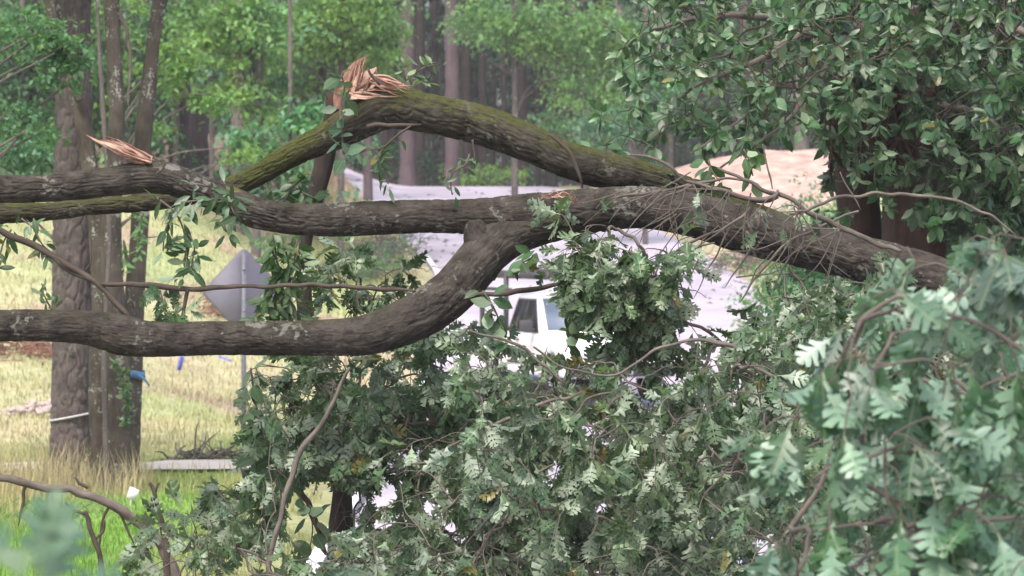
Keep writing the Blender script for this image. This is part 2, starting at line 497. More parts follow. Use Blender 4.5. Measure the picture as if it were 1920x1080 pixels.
def ground_color(x, Y):
    green = np.array([0.165, 0.30, 0.062]); pale = np.array([0.34, 0.39, 0.195]); straw = np.array([0.45, 0.395, 0.27])
    soil = np.array([0.40, 0.30, 0.25]); litter = np.array([0.17, 0.12, 0.095])
    s = straw_mix(x, Y)[..., None]
    far = sstep(44, 54, Y)[..., None]
    g = green * (1 - far) + pale * far
    c = g * (1 - s) + straw * s
    n2 = fbm(np.stack([x * 0.6 + 9, Y * 0.3, x * 0], -1), 3, 44)
    bare = (sstep(0.22, 0.45, n2) * sstep(40, 50, Y))[..., None] * 0.7
    c = c * (1 - bare) + soil * bare
    woods = np.maximum(sstep(85, 92, Y + 2 * n2) * sstep(-4, -6, x), sstep(121, 126, Y + 2 * n2))
    woods = np.maximum(woods, sstep(7, 10, x) * sstep(30, 20, np.abs(Y - 20)) * 0.6)[..., None]
    c = c * (1 - woods) + litter * woods
    near = sstep(29, 25, Y)[..., None] * 0.6
    c = c * (1 - near) + litter * near
    shoulder = (sstep(1.4, 0.1, np.abs(np.abs(x - road_mid(Y)) - 4.2)) * sstep(122, 118, Y) * 0.5)[..., None]
    return c * (1 - shoulder) + soil * shoulder

xs = axis((-150, -30, 8), (-30, -14, 1.0), (-14, 14, 0.28), (14, 30, 1.0), (30, 151, 8))
ys = axis((-40, 24, 4), (24, 48, 0.35), (48, 130, 0.6), (130, 200, 4), (200, 900, 50))
X, Y = np.meshgrid(xs, ys)
inroad = (np.abs(X - road_mid(Y)) < 3.9) & (Y < 126)
Z = height(X, Y) - 0.12 * inroad
V = np.stack([X, Y, Z], -1).reshape(-1, 3)
nx, ny = len(xs), len(ys)
ii = (np.arange(ny - 1)[:, None] * nx + np.arange(nx - 1)[None]).ravel()
F = np.stack([ii, ii + 1, ii + nx + 1, ii + nx], 1)
colr = ground_color(V[:, 0], V[:, 1])
colr = np.clip(colr * (1 + 0.25 * fbm(V * np.array([3, 1.5, 0]), 2, 3))[:, None], 0.01, 0.9)

def ground_mat():
    m, nt, out = new_mat('ground_cover')
    L = nt.links.new
    at = N(nt, 'ShaderNodeAttribute', attribute_name='col')
    ge = N(nt, 'ShaderNodeNewGeometry')
    no = N(nt, 'ShaderNodeTexNoise', i_Scale=6.0, i_Detail=8.0, i_Roughness=0.7)
    L(ge.outputs['Position'], no.inputs['Vector'])
    hs = N(nt, 'ShaderNodeHueSaturation')
    mr = N(nt, 'ShaderNodeMapRange'); mr.inputs[1].default_value = 0.25; mr.inputs[2].default_value = 0.75
    mr.inputs[3].default_value = 0.6; mr.inputs[4].default_value = 1.35
    L(no.outputs[0], mr.inputs[0]); L(mr.outputs[0], hs.inputs['Value']); L(at.outputs['Color'], hs.inputs['Color'])
    b = N(nt, 'ShaderNodeBsdfPrincipled', i_Roughness=0.95)
    b.inputs['Specular IOR Level'].default_value = 0.1
    L(hs.outputs[0], b.inputs['Base Color'])
    bp = N(nt, 'ShaderNodeBump', i_Strength=0.6, i_Distance=0.06)
    L(no.outputs[0], bp.inputs['Height']); L(bp.outputs[0], b.inputs['Normal'])
    L(b.outputs[0], out.inputs[0])
    return m
g = obj('ground', make_mesh('ground', V, [F], {'col': np.c_[colr, np.ones(len(colr))]}, True, ground_mat()))
tag(g, 'grassy ground with bright lawn and straw coloured bank', kind='structure')

def strip(name, label, left, right, ys_, dz, mat, ncross=12, edge=0.25):
    c = np.linspace(0, 1, ncross)[None]
    Yg = np.repeat(ys_[:, None], ncross, 1)
    lf, rt = left(ys_)[:, None], right(ys_)[:, None]
    Xg = lf + (rt - lf) * c
    Zg = height(Xg, Yg, False) + dz
    Zg[:, 0] -= edge; Zg[:, -1] -= edge
    v = np.stack([Xg, Yg, Zg], -1).reshape(-1, 3)
    q = (np.arange(len(ys_) - 1)[:, None] * ncross + np.arange(ncross - 1)[None]).ravel()
    o = obj(name, make_mesh(name, v, [np.stack([q, q + 1, q + ncross + 1, q + ncross], 1)], None, True, mat))
    return tag(o, label, kind='structure')

def road_mat():
    m, nt, out = new_mat('pale_asphalt')
    L = nt.links.new
    ge = N(nt, 'ShaderNodeNewGeometry')
    n1 = N(nt, 'ShaderNodeTexNoise', i_Scale=0.6, i_Detail=6.0); L(ge.outputs['Position'], n1.inputs['Vector'])
    n2 = N(nt, 'ShaderNodeTexNoise', i_Scale=70.0, i_Detail=3.0); L(ge.outputs['Position'], n2.inputs['Vector'])
    a = N(nt, 'ShaderNodeMath', operation='MULTIPLY_ADD'); a.inputs[1].default_value = 0.25
    L(n2.outputs[0], a.inputs[0]); L(n1.outputs[0], a.inputs[2])
    col = ramp(nt, a.outputs[0], [(0.40, (0.33, 0.295, 0.36)), (0.80, (0.52, 0.465, 0.55))])
    b = N(nt, 'ShaderNodeBsdfPrincipled', i_Roughness=0.55)
    L(col, b.inputs['Base Color'])
    L(b.outputs[0], out.inputs[0])
    return m
yr = np.concatenate([np.arange(-35, 40, 3.0), np.arange(40, 127, 0.8)])
strip('road', 'pale lilac grey road climbing to a crest and bending left', lambda y: road_mid(y) - 4.0, lambda y: road_mid(y) + 4.0, yr, 0.03, road_mat())
strip('road_line', 'worn white line along the left edge of the road', lambda y: road_mid(y) - 3.72, lambda y: road_mid(y) - 3.58, yr[yr < 93], 0.037, M['paint_line'], 3, 0.0)
# a concrete path crossing the lawn on the left
xp = np.arange(-40, -1.9, 0.4)
yc = 42.2 + 0.03 * (xp + 6)
Vp = np.concatenate([np.stack([xp, yc - 0.6, np.maximum(height(xp, yc - 0.6), -0.02) + 0.05], 1), np.stack([xp, yc + 0.6, np.maximum(height(xp, yc + 0.6), -0.02) + 0.07], 1)])
q = np.arange(len(xp) - 1)
tag(obj('path', make_mesh('path', Vp, [np.stack([q, q + 1, q + 1 + len(xp), q + len(xp)], 1)], None, True, M['path'])), 'narrow pale path crossing the lawn behind the trees', kind='structure')
# bare clay bank right of the crest
xb, yb = np.meshgrid(np.arange(3.4, 11.2, 0.22), np.arange(101, 118, 0.35))
rad = ((xb - 7.1) / 3.7) ** 2 + ((yb - 109) / 8.0) ** 2
zb = height(xb, yb) + 0.24 + 0.22 * fbm(np.stack([xb * 0.9, yb * 0.7, xb * 0], -1), 4, 9) - 0.9 * sstep(0.72, 1.1, rad + 0.2 * vnoise(np.stack([xb, yb, xb * 0], -1), 2))
nbx, nby = xb.shape[1], xb.shape[0]
q = (np.arange(nby - 1)[:, None] * nbx + np.arange(nbx - 1)[None]).ravel()
tag(obj('dirt_bank', make_mesh('dirt_bank', np.stack([xb, yb, zb], -1).reshape(-1, 3), [np.stack([q, q + 1, q + nbx + 1, q + nbx], 1)], None, True, M['clay'])),
    'bare pink clay bank beyond the bend of the road', kind='structure')

# ------------------------------------------------------------------ leaves
def leaf_from_profile(mid, lobes, bend, fold, petiole=0.16, wob=0.0, seed=0, slim=1.0):
    """mid: x of midrib points; lobes: per gap a list of outline points (x, w) between sinus points."""
    rg = np.random.default_rng(seed)
    V, F = [], []
    for (x) in mid: V.append((x, 0.0))
    nm = len(mid)
    sin_w = lobes['sinus']
    for side in (1, -1):
        prev = None
        sidx = []
        for i, x in enumerate(mid):
            if i == 0 or i == nm - 1: sidx.append(i); continue
            V.append((x + 0.02, side * sin_w[i])); sidx.append(len(V) - 1)
        for i in range(nm - 1):
            tips = []
            for (x, w) in lobes['tips'][i]:
                j = 1 + rg.uniform(-0.14, 0.14)
                V.append((x + rg.uniform(-0.015, 0.015), side * w * j)); tips.append(len(V) - 1)
            loop = [sidx[i]] + tips + [sidx[i + 1]]
            # fan from the midrib point of this gap
            a, b = i, i + 1
            fan = [a] + [k for k in loop if k not in (a, b)] + ([b] if True else [])
            hub = a if i == 0 else b if i == nm - 2 else b
            ring = [k for k in ([a] + loop + [b])]
            ring2 = []
            for k in ring:
                if not ring2 or ring2[-1] != k: ring2.append(k)
            ring2 = [k for k in ring2 if k != hub]
            for u, v in zip(ring2[:-1], ring2[1:]):
                F.append((hub, u, v) if side == -1 else (hub, v, u))
    V = np.array(V) * np.array([1.0, slim])
    n0 = len(V)
    V = np.vstack([V, [[-petiole, 0.010], [-petiole, -0.010], [mid[0] + 0.03, 0.012], [mid[0] + 0.03, -0.012]]])
    F += [(n0, n0 + 1, n0 + 3), (n0, n0 + 3, n0 + 2)]
    x, y = V[:, 0], V[:, 1]
    z = fold * np.abs(y) - bend * np.clip(x, 0, None) ** 2 + wob * np.sin(7 * x + seed) * np.abs(y)
    z = z + np.where(x < 0, 0.25 * x ** 2, 0)
    return np.stack([x, y, z], 1), np.array(F)

MID = [0.0, 0.20, 0.42, 0.62, 0.80, 1.0]
OAK = {'sinus': [0, 0.045, 0.065, 0.075, 0.06, 0],
       'tips': [[(0.10, 0.06), (0.22, 0.15), (0.23, 0.07)], [(0.30, 0.13), (0.38, 0.29), (0.44, 0.21), (0.54, 0.35), (0.49, 0.13)], [(0.53, 0.16), (0.60, 0.35), (0.67, 0.25), (0.79, 0.41), (0.70, 0.15)],
                [(0.73, 0.13), (0.80, 0.27), (0.85, 0.18), (0.94, 0.26), (0.87, 0.09)], [(0.90, 0.08), (0.98, 0.11), (0.95, 0.04)]]}
OAK2 = {'sinus': [0, 0.06, 0.08, 0.09, 0.07, 0],
        'tips': [[(0.14, 0.09), (0.22, 0.11)], [(0.32, 0.16), (0.40, 0.31), (0.51, 0.30), (0.48, 0.13)], [(0.54, 0.18), (0.63, 0.37), (0.76, 0.35), (0.69, 0.15)], [(0.74, 0.14), (0.83, 0.28), (0.91, 0.22), (0.86, 0.10)], [(0.92, 0.10), (0.98, 0.07)]]}
OAK3 = {'sinus': [0, 0.04, 0.05, 0.055, 0.05, 0],
        'tips': [[(0.12, 0.08), (0.20, 0.12), (0.21, 0.06)], [(0.35, 0.20), (0.42, 0.30), (0.50, 0.27), (0.465, 0.12)], [(0.59, 0.26), (0.67, 0.38), (0.75, 0.34), (0.67, 0.14)],
                 [(0.77, 0.22), (0.85, 0.30), (0.91, 0.23), (0.84, 0.10)], [(0.93, 0.12), (0.98, 0.07)]]}
OAKS = [leaf_from_profile(MID, OAK, 0.10, 0.18, seed=1, slim=0.9), leaf_from_profile(MID, OAK, 0.38, 0.35, seed=2, wob=0.25, slim=0.95),
        leaf_from_profile(MID, OAK, 0.25, -0.3, seed=3, wob=0.3, slim=0.9), leaf_from_profile(MID, OAK2, 0.55, 0.55, seed=4, wob=0.35, slim=0.95),
        leaf_from_profile(MID, OAK2, 0.15, 0.12, seed=5, wob=0.4, slim=0.85), leaf_from_profile(MID, OAK, 0.75, 0.75, seed=6, wob=0.3, slim=1.0),
        leaf_from_profile(MID, OAK2, -0.2, 0.5, seed=7, wob=0.5, slim=0.9)]
OAKN = [leaf_from_profile(MID, OAK3, 0.10, 0.18, seed=11, slim=0.95), leaf_from_profile(MID, OAK3, 0.35, 0.30, seed=12, wob=0.2, slim=0.95),
        leaf_from_profile(MID, OAK3, 0.22, -0.25, seed=13, wob=0.25, slim=0.9), leaf_from_profile(MID, OAK3, 0.5, 0.45, seed=14, wob=0.3, slim=0.95),
        leaf_from_profile(MID, OAK, 0.15, 0.2, seed=15, wob=0.35, slim=0.85)]
OM = [0.0, 0.22, 0.48, 0.74, 1.0]
OVATE = {'sinus': [0, 0.20, 0.27, 0.19, 0], 'tips': [[(0.09, 0.12)], [(0.34, 0.26)], [(0.62, 0.245)], [(0.88, 0.09)]]}
NARROW = {'sinus': [0, 0.12, 0.17, 0.13, 0], 'tips': [[(0.09, 0.07)], [(0.34, 0.16)], [(0.62, 0.16)], [(0.88, 0.06)]]}
OVATES = [leaf_from_profile(OM, OVATE, 0.10, 0.25, seed=1), leaf_from_profile(OM, OVATE, 0.35, 0.15, seed=2, wob=0.2), leaf_from_profile(OM, OVATE, 0.2, -0.2, seed=3)]
NARROWS = [leaf_from_profile(OM, NARROW, 0.12, 0.25, seed=1), leaf_from_profile(OM, NARROW, 0.4, 0.2, seed=2), leaf_from_profile(OM, NARROW, 0.25, -0.2, seed=3)]
TINY = [(np.array([[0, 0, 0], [0.45, 0.30, 0.07], [0.5, 0, -0.02], [0.45, -0.30, 0.07], [1, 0, -0.15]], float), np.array([[0, 2, 1], [0, 3, 2], [1, 2, 4], [3, 4, 2]])),
        (np.array([[0, 0, 0], [0.4, 0.34, 0.0], [1, 0, -0.1], [0.55, -0.3, 0.05]], float), np.array([[0, 2, 1], [0, 3, 2]]))]

class Leaves:
    """A batch of leaves: position of the stalk's foot, direction, normal, size."""
    def __init__(self): self.p, self.d, self.n, self.s, self.v = [], [], [], [], []
    def add(self, p, d, n, s, v):
        self.p.append(np.atleast_2d(p)); self.d.append(np.atleast_2d(d)); self.n.append(np.atleast_2d(n))
        self.s.append(np.atleast_1d(s)); self.v.append(np.atleast_1d(v))
    def arrays(self):
        p, d, n = np.vstack(self.p), unit(np.vstack(self.d)), np.vstack(self.n)
        s, v = np.concatenate(self.s), np.concatenate(self.v)
        n = n - d * np.sum(n * d, 1, keepdims=True)
        bad = np.linalg.norm(n, axis=1) < 1e-3
        n[bad] = np.cross(d[bad], [0.3, 0.5, 0.8])
        return p, d, unit(n), s, v

def merge_leaves(name, tmpl, p, d, n, s, v, mat):
    gg = Geo()
    for k, (tv, tf) in enumerate(tmpl):
        m = np.where(v % len(tmpl) == k)[0]
        if not len(m): continue
        y = np.cross(n[m], d[m])
        w = RNG.uniform(0.75, 1.1, len(m))
        vv = (tv[None, :, 0, None] * d[m][:, None] + tv[None, :, 1, None] * y[:, None] * w[:, None, None] + tv[None, :, 2, None] * n[m][:, None]) * s[m][:, None, None] + p[m][:, None]
        nv = len(tv)
        ff = tf[None] + (np.arange(len(m)) * nv)[:, None, None]
        gg.add(vv.reshape(-1, 3), [ff.reshape(-1, 3)], rnd=np.repeat(RNG.random(len(m)), nv), lxy=np.tile(tv * np.array([1, 1, 0]), (len(m), 1)))
    return gg.mesh(name, mat, False)

TM = {}
def leaf_objects(parent, tmpl, key, idx, p, d, n, s, v, mat, name='leaf'):
    inv = parent_matrix(parent).inverted()
    for i in idx:
        k = int(v[i]) % len(tmpl)
        mk = (key, k, mat.name)
        if mk not in TM: TM[mk] = make_mesh('leaf_blade', tmpl[k][0], [tmpl[k][1]], {'lxy': tmpl[k][0] * np.array([1, 1, 0])}, False, mat)
        o = bpy.data.objects.new(name, TM[mk])
        COL.objects.link(o)
        o.parent = parent
        y = np.cross(n[i], d[i])
        m = Matrix(((d[i][0], y[0], n[i][0], 0), (d[i][1], y[1], n[i][1], 0), (d[i][2], y[2], n[i][2], 0), (0, 0, 0, 1)))
        m = m @ Matrix.Scale(float(s[i]), 4)
        m.translation = Vector(p[i])
        o.matrix_basis = inv @ m

def in_frame(p, margin=0):
    px = 960 + p[:, 0] / p[:, 1] * FPX
    py = HZ - (p[:, 2] - CH) / p[:, 1] * FPX
    return px, py, (px > -margin) & (px < 1920 + margin) & (py > -margin) & (py < 1080 + margin)

def put_leaves(parent, tmpl, key, L, mat, nmax=295, gaps=()):
    """The leaves that show largest become parts one by one, the rest one joined part."""
    p, d, n, s, v = L.arrays()
    c = p + d * s[:, None] * 0.5
    if gaps:                                   # openings torn in the crown
        px, py, ok = in_frame(c)
        k = ~(np.any([in_poly(px, py, g_) for g_ in gaps], axis=0) & (RNG.random(len(c)) < 0.9))
        p, d, n, s, v, c = p[k], d[k], n[k], s[k], v[k], c[k]
    px, py, ok = in_frame(c)
    order = np.argsort(p[:, 1])
    seen, first, later = {}, [], []
    for i in order:
        if not ok[i]: continue
        size = s[i] / p[i, 1] * FPX * 0.33
        cell = (int(px[i] / size), int(py[i] / size))
        (first if cell not in seen else later).append(i)
        seen[cell] = 1
    # front-most leaf of each cell, biggest facing area first
    def area(i): return s[i] / p[i, 1] * (0.3 + abs(n[i][1]))
    pick = sorted(first, key=area, reverse=True)[:nmax]
    if len(pick) < nmax: pick += later[:nmax - len(pick)]
    rest = np.ones(len(p), bool); rest[pick] = False
    if rest.sum() <= 8 and len(p) <= 300:
        pick, rest = list(range(len(p))), np.zeros(len(p), bool)
    leaf_objects(parent, tmpl, key, pick, p, d, n, s, v, mat)
    if rest.any():
        o = obj('leaves', merge_leaves('leaves', tmpl, p[rest], d[rest], n[rest], s[rest], v[rest], mat), parent)
        o['kind'] = 'stuff'

def in_poly(px, py, poly):
    c = np.zeros(len(px), bool)
    x0, y0 = poly[-1]
    for x1, y1 in poly:
        with np.errstate(divide='ignore', invalid='ignore'):
            hit = ((y1 > py) != (y0 > py)) & (px < (x0 - x1) * (py - y1) / (y0 - y1) + x1)
        c ^= hit
        x0, y0 = x1, y1
    return c

def sample_poly(poly, n, D0, D1, bias=1.0):
    q = np.array(poly, float)
    out = []
    while len(out) < n:
        a = RNG.uniform(q[:, 0].min(), q[:, 0].max(), 4 * n); b = RNG.uniform(q[:, 1].min(), q[:, 1].max(), 4 * n)
        k = in_poly(a, b, poly)
        out += list(zip(a[k], b[k]))
    out = np.array(out[:n])
    D = D0 + (D1 - D0) * RNG.random(n) ** bias
    return np.stack([(out[:, 0] - 960) * D / FPX, D, CH - (out[:, 1] - HZ) * D / FPX], 1)

def rand_dir(n): return unit(RNG.normal(size=(n, 3)))

def grow_twigs(gg, roots, targets, r0=0.0035, rmax=0.03, reach=0.5, seg=5):
    """Joins every target to the nearest already reached point; branch thickness follows what it carries. Returns the direction at each target."""
    nodes = [np.asarray(x, float) for x in roots]
    par = [-1] * len(nodes)
    arr = np.array(nodes)
    rc = arr.mean(0)
    dd = np.array([np.min(np.linalg.norm(arr - t, axis=1)) for t in targets])
    order = np.argsort(dd)
    NA = np.zeros((len(nodes) + len(targets) * 5, 3)); NA[:len(nodes)] = arr
    cnt = len(nodes)
    paths, dirs = [], np.zeros((len(targets), 3))
    end_of = {}
    for ti in order:
        t = targets[ti]
        k = int(np.argmin(np.linalg.norm(NA[:cnt] - t, axis=1)))
        a = NA[k].copy()
        L = np.linalg.norm(t - a)
        m1 = a + (t - a) * 0.35 + RNG.normal(size=3) * 0.07 * L + np.array([0, 0, 0.06 * L])
        m2 = a + (t - a) * 0.7 + RNG.normal(size=3) * 0.06 * L + np.array([0, 0, 0.05 * L])
        prev = k
        for q in (m1, m2, t):
            NA[cnt] = q; par.append(prev); prev = cnt; cnt += 1
        paths.append((k, [cnt - 3, cnt - 2, cnt - 1]))
        dirs[ti] = unit(t - m2)
    load = np.zeros(cnt)
    for _, ids in paths: load[ids[-1]] += 1
    for i in range(cnt - 1, -1, -1):
        if par[i] >= 0: load[par[i]] += load[i]
    for k, ids in paths:
        ch = [k] + ids
        rr = [min(rmax, r0 * max(load[i], 1) ** 0.42) for i in ids]
        pts = np.array([[*NA[c], (rr[0] if j == 0 else rr[j - 1])] for j, c in enumerate(ch)])
        v, f, bc = tube(pts, seg, 0.09, cap=False)
        gg.add(v, f, bc=bc)
    return dirs

def spray(L, gg, targets, dirs, per=8, size=(0.11, 0.155), tw=(0.12, 0.24), droop=0.6, nvar=7, face=0.5, updir=0.35, spread=0.8, tr=0.0022):
    """A twig with a rosette of leaves at each target."""
    for t, d in zip(targets, dirs):
        ln = random.uniform(*tw)
        d0 = unit(d + RNG.normal(size=3) * 0.35 + np.array([0, 0, -droop * 0.4]))
        a = t; m = t + d0 * ln * 0.55; e = m + unit(d0 + np.array([0, 0, -droop * 0.9])) * ln * 0.45
        v, f, bc = tube(np.array([[*a, tr * 1.5], [*m, tr * 1.2], [*e, tr * 0.7]]), 4, 0.08, cap=False)
        gg.add(v, f, bc=bc)
        k = max(3, int(per + RNG.normal() * 1.6))
        u = RNG.uniform(0.35, 1.0, k) ** 0.6
        base = np.where((u < 0.55)[:, None], a + (m - a) * (u / 0.55)[:, None], m + (e - m) * ((u - 0.55) / 0.45)[:, None])
        dl = unit(unit(e - a) * 0.55 + rand_dir(k) * spread + np.array([0, 0, -droop]))
        nl = rand_dir(k) * 0.65 + np.array([0, -face, updir])
        flip = RNG.random(k) < 0.36
        nl[flip] *= -1
        sz = RNG.uniform(size[0], size[1], k)
        L.add(base + dl * sz[:, None] * 0.16, dl, nl, sz, RNG.integers(0, nvar, k))

# ------------------------------------------------------------------ bark relief
def bark_disp(depth=0.007, freq=34.0, stretch=0.16, lump=0.012, seed=0):
    def f(bc, rr, th, s):
        q = bc.copy(); q[..., 2] *= stretch
        warp = np.stack([vnoise(bc * 9 + 5, seed + 7), vnoise(bc * 9 + 15, seed + 8), bc[..., 2] * 0], -1) * 0.25
        a = np.abs(vnoise(q * freq + warp, seed))
        b = np.abs(vnoise(q * freq * 2.1 + warp + 31.0, seed + 1))
        x_ = np.abs(vnoise(bc * np.array([14.0, 14.0, 22.0]) + warp * 3, seed + 5))
        patch = sstep(-0.5, 0.5, vnoise(bc * 3.0 + 40, seed + 6))
        h = (sstep(0.0, 0.30, a) * 0.55 + sstep(0.0, 0.35, b) * 0.25 + sstep(0.0, 0.14, x_) * 0.20) * (0.55 + 0.45 * patch) + 0.35 * (1 - patch)
        l = vnoise(bc * np.array([6.0, 6.0, 2.2]), seed + 2)
        return depth * (h - 0.8) + lump * l
    return f

def plate_disp(cell=(0.055, 0.13), depth=0.014, seed=0, lump=0.012):
    def f(bc, rr, th, s):
        Rm = float(np.mean(rr))
        nu = max(6, int(2 * math.pi * Rm / cell[0]))
        U = np.broadcast_to(th[None] / (2 * math.pi) * nu, rr.shape)
        Vv = np.broadcast_to(s[:, None] / cell[1], rr.shape)
        w = vnoise(bc * 14, seed + 3) * 0.3
        U = U + w; Vv = Vv + vnoise(bc * 10 + 9, seed + 4) * 0.3
        f1 = np.full(rr.shape, 9.0); f2 = np.full(rr.shape, 9.0); hid = np.zeros(rr.shape)
        iu, iv = np.floor(U).astype(int), np.floor(Vv).astype(int)
        for a in (-1, 0, 1):
            for b in (-1, 0, 1):
                cu, cv = iu + a, iv + b
                hh = (np.mod(cu, nu) * 73856093) ^ (cv * 19349663) ^ (seed * 83492791)
                hh = (hh ^ (hh >> 13)) * 1274126177
                rx = ((hh >> 3) & 1023) / 1023.0; ry = ((hh >> 13) & 1023) / 1023.0
                dd = np.hypot(cu + rx - U, cv + ry - Vv)
                m = dd < f1
                f2 = np.where(m, f1, np.minimum(f2, dd)); hid = np.where(m, rx, hid); f1 = np.where(m, dd, f1)
        e = f2 - f1
        return depth * (sstep(0.0, 0.22, e) * (0.7 + 0.5 * hid) - 0.8) + lump * vnoise(bc * np.array([4, 4, 1.5]), seed)
    return f

# ================================================================== THE FALLEN OAK
OD = 20.0
oak = thing('fallen_oak', 'fallen oak with three thick mossy limbs and a heap of lobed leaves across the road', 'fallen tree', (3.0, 20.0, 0.0))
limb_main = [(-900, 380, 18, 21), (-400, 350, 24, 20.4), (-120, 352, 26), (0, 354, 27), (100, 352, 27), (200, 343, 28), (260, 334, 31), (305, 334, 33), (350, 346, 31), (395, 363, 30), (430, 378, 30), (465, 394, 29), (510, 405, 28),
             (560, 411, 29), (620, 413, 31), (700, 409, 32), (800, 405, 31), (880, 406, 32), (950, 404, 36), (1020, 400, 40), (1100, 396, 44), (1200, 390, 41), (1300, 405, 42), (1400, 432, 43), (1500, 458, 42),
             (1650, 494, 44), (1800, 545, 47), (2000, 640, 52), (2250, 790, 60), (2500, 980, 68), (2720, 1200, 74), (2850, 1380, 78)]
limb_arch = [(-700, 470, 14, 20.9), (-250, 420, 18, 20.6), (0, 401, 21, 20.4), (100, 396, 19, 20.4), (200, 386, 17, 20.4), (290, 378, 15, 20.35), (380, 364, 16, 20.35), (445, 346, 19, 20.35), (490, 324, 21, 20.3), (530, 299, 23, 20.25),
             (575, 275, 26, 20.2), (630, 249, 31, 20.15), (680, 220, 38, 20.1), (715, 203, 40, 20.1), (755, 203, 39, 20.1), (800, 212, 36, 20.1), (860, 224, 36, 20.1), (930, 244, 37, 20.1), (1000, 272, 36, 20.1), (1060, 298, 34, 20.1),
             (1110, 313, 33, 20.15), (1170, 325, 30, 20.2), (1240, 343, 28, 20.3), (1330, 375, 28, 20.4), (1450, 425, 30, 20.4), (1560, 465, 32, 20.25), (1680, 500, 36, 20.1)]
limb_low = [(-950, 690, 20, 18.9), (-500, 640, 26, 19.2), (-150, 612, 29, 19.5), (0, 611, 31, 19.6), (100, 611, 31, 19.65), (170, 616, 33, 19.7), (230, 629, 38, 19.7), (290, 636, 34, 19.7), (400, 634, 33, 19.7), (500, 634, 33, 19.7), (600, 634, 35, 19.7), (680, 630, 39, 19.72),
            (740, 612, 42, 19.75), (800, 582, 43, 19.8), (850, 545, 44, 19.85), (885, 505, 45, 19.9), (918, 467, 46, 19.95), (965, 436, 44, 20), (1030, 416, 40, 20), (1110, 402, 36, 20)]
for k, (pth, mt, mossf) in enumerate(((limb_main, 'bark', None), (limb_arch, 'bark_moss', (440, 640)), (limb_low, 'bark', None))):
    pp = pxpath(pth, OD)
    v, f, bc = tube(pp, 120, 0.0085, bark_disp(0.016, 44, 0.30, 0.010, seed=k * 10 + 1))
    px, py, _ = in_frame(v)
    mo = np.zeros(len(v))
    if mossf: mo = 0.45 * sstep(430, 480, px) * sstep(640, 560, px) + 0.08
    else: mo = -0.14 + 0.10 * fbm(v * 1.5, 2, 3)
    obj('limb', make_mesh('limb', v, [*f], {'bc': bc, 'moss': mo}, True, M[mt]), oak)
# collar in the crotch between the main and the low limb
cl = pxpath([(890, 412, 16), (894, 432, 26), (902, 455, 34), (908, 485, 36), (900, 520, 30)], 19.94)
v, f, bc = tube(cl, 40, 0.01, bark_disp(0.016, 40, 0.26, 0.010, seed=77))
obj('branch_collar', make_mesh('branch_collar', v, f, {'bc': bc, 'moss': np.full(len(v), -0.2)}, True, M['bark']), oak)

def shard(pts, D, width, thick, seed, mat, parent, up=(0, -1, 0.3)):
    """A torn, fibrous sliver of wood along pts (px, py, width factor)."""
    rg = np.random.default_rng(seed)
    c = catmull(np.array([[*P(q[0], q[1], D + (q[3] if len(q) > 3 else 0)), q[2]] for q in pts]), 0.012)
    p, wf = c[:, :3], c[:, 3]
    t = unit(np.gradient(p, axis=0))
    n = unit(np.asarray(up, float) - t * np.sum(np.asarray(up) * t, 1, keepdims=True))
    b = np.cross(t, n)
    m = 18
    th = np.linspace(0, 2 * math.pi, m, endpoint=False)
    ridge = rg.uniform(0.65, 1.35, m)
    s = np.arange(len(p)) * 0.012
    V = []
    for i in range(len(p)):
        jag = ridge * (1 + 0.18 * np.sin(s[i] * 40 + np.arange(m) * 2.1))
        V.append(p[i] + (b[i] * (np.cos(th) * width * jag)[:, None] + n[i] * (np.sin(th) * thick * jag)[:, None]) * wf[i])
    V = np.concatenate(V)
    i = np.arange(len(p) - 1)[:, None] * m; j = np.arange(m)[None]; k = (j + 1) % m
    F = np.stack([i + j, i + k, i + m + k, i + m + j], -1).reshape(-1, 4)
    bc = np.stack([np.tile(np.cos(th) * width, len(p)), np.tile(np.sin(th) * thick * 3, len(p)), np.repeat(s, m)], 1)
    caps = [np.arange(m)[None, ::-1], (np.arange(m) + (len(p) - 1) * m)[None]]
    me = make_mesh('splinter', V, [F] + caps, {'bc': bc}, False, mat)
    return obj('splinter', me, parent)

# torn wood where the arching limb snapped at its top: solid broken wedges with many fibres standing off them
def fibres(base, tips, n, D, w, seed, parent, depth=0.10, mats=('wood', 'wood', 'wood_red')):
    rg = np.random.default_rng(seed)
    base, tips = np.array(base, float), np.array(tips, float)
    def along(q, u):
        k = u * (len(q) - 1); i = min(int(k), len(q) - 2)
        return q[i] + (q[i + 1] - q[i]) * (k - i)
    for i in range(n):
        u = rg.random()
        a = along(base, u) + rg.normal(size=2) * 3
        e = along(tips, np.clip(u + rg.normal() * 0.12, 0, 1)) + rg.normal(size=2) * 4
        e = a + (e - a) * rg.uniform(0.45, 1.05)
        m_ = (a + e) / 2 + rg.normal(size=2) * 3
        dz = rg.uniform(-depth, depth * 0.4)
        shard([(*a, 1.0, dz), (*m_, rg.uniform(0.7, 1.0), dz + rg.normal() * 0.01), (*e, rg.uniform(0.03, 0.2), dz + rg.normal() * 0.02)], D, w * rg.uniform(0.4, 1.2), w * rg.uniform(0.15, 0.4), seed * 100 + i, M[mats[i % len(mats)]], parent,
              up=(rg.normal() * 0.5, -1, rg.normal() * 0.5))
for k, (pts, w, th, mt, dz) in enumerate((
    ([(648, 182, 1.0), (655, 155, 0.9), (666, 128, 0.5), (684, 106, 0.06)], 0.046, 0.014, 'wood_red', -0.02),
    ([(655, 172, 1.0), (680, 152, 0.9), (698, 136, 0.5), (706, 126, 0.1)], 0.042, 0.016, 'wood', -0.05),
    ([(655, 176, 0.8), (700, 166, 1.1), (745, 172, 0.8), (786, 182, 0.15)], 0.055, 0.034, 'wood_red', -0.02))):
    shard(pts, 20.1 + dz, w, th, k, M[mt], oak)
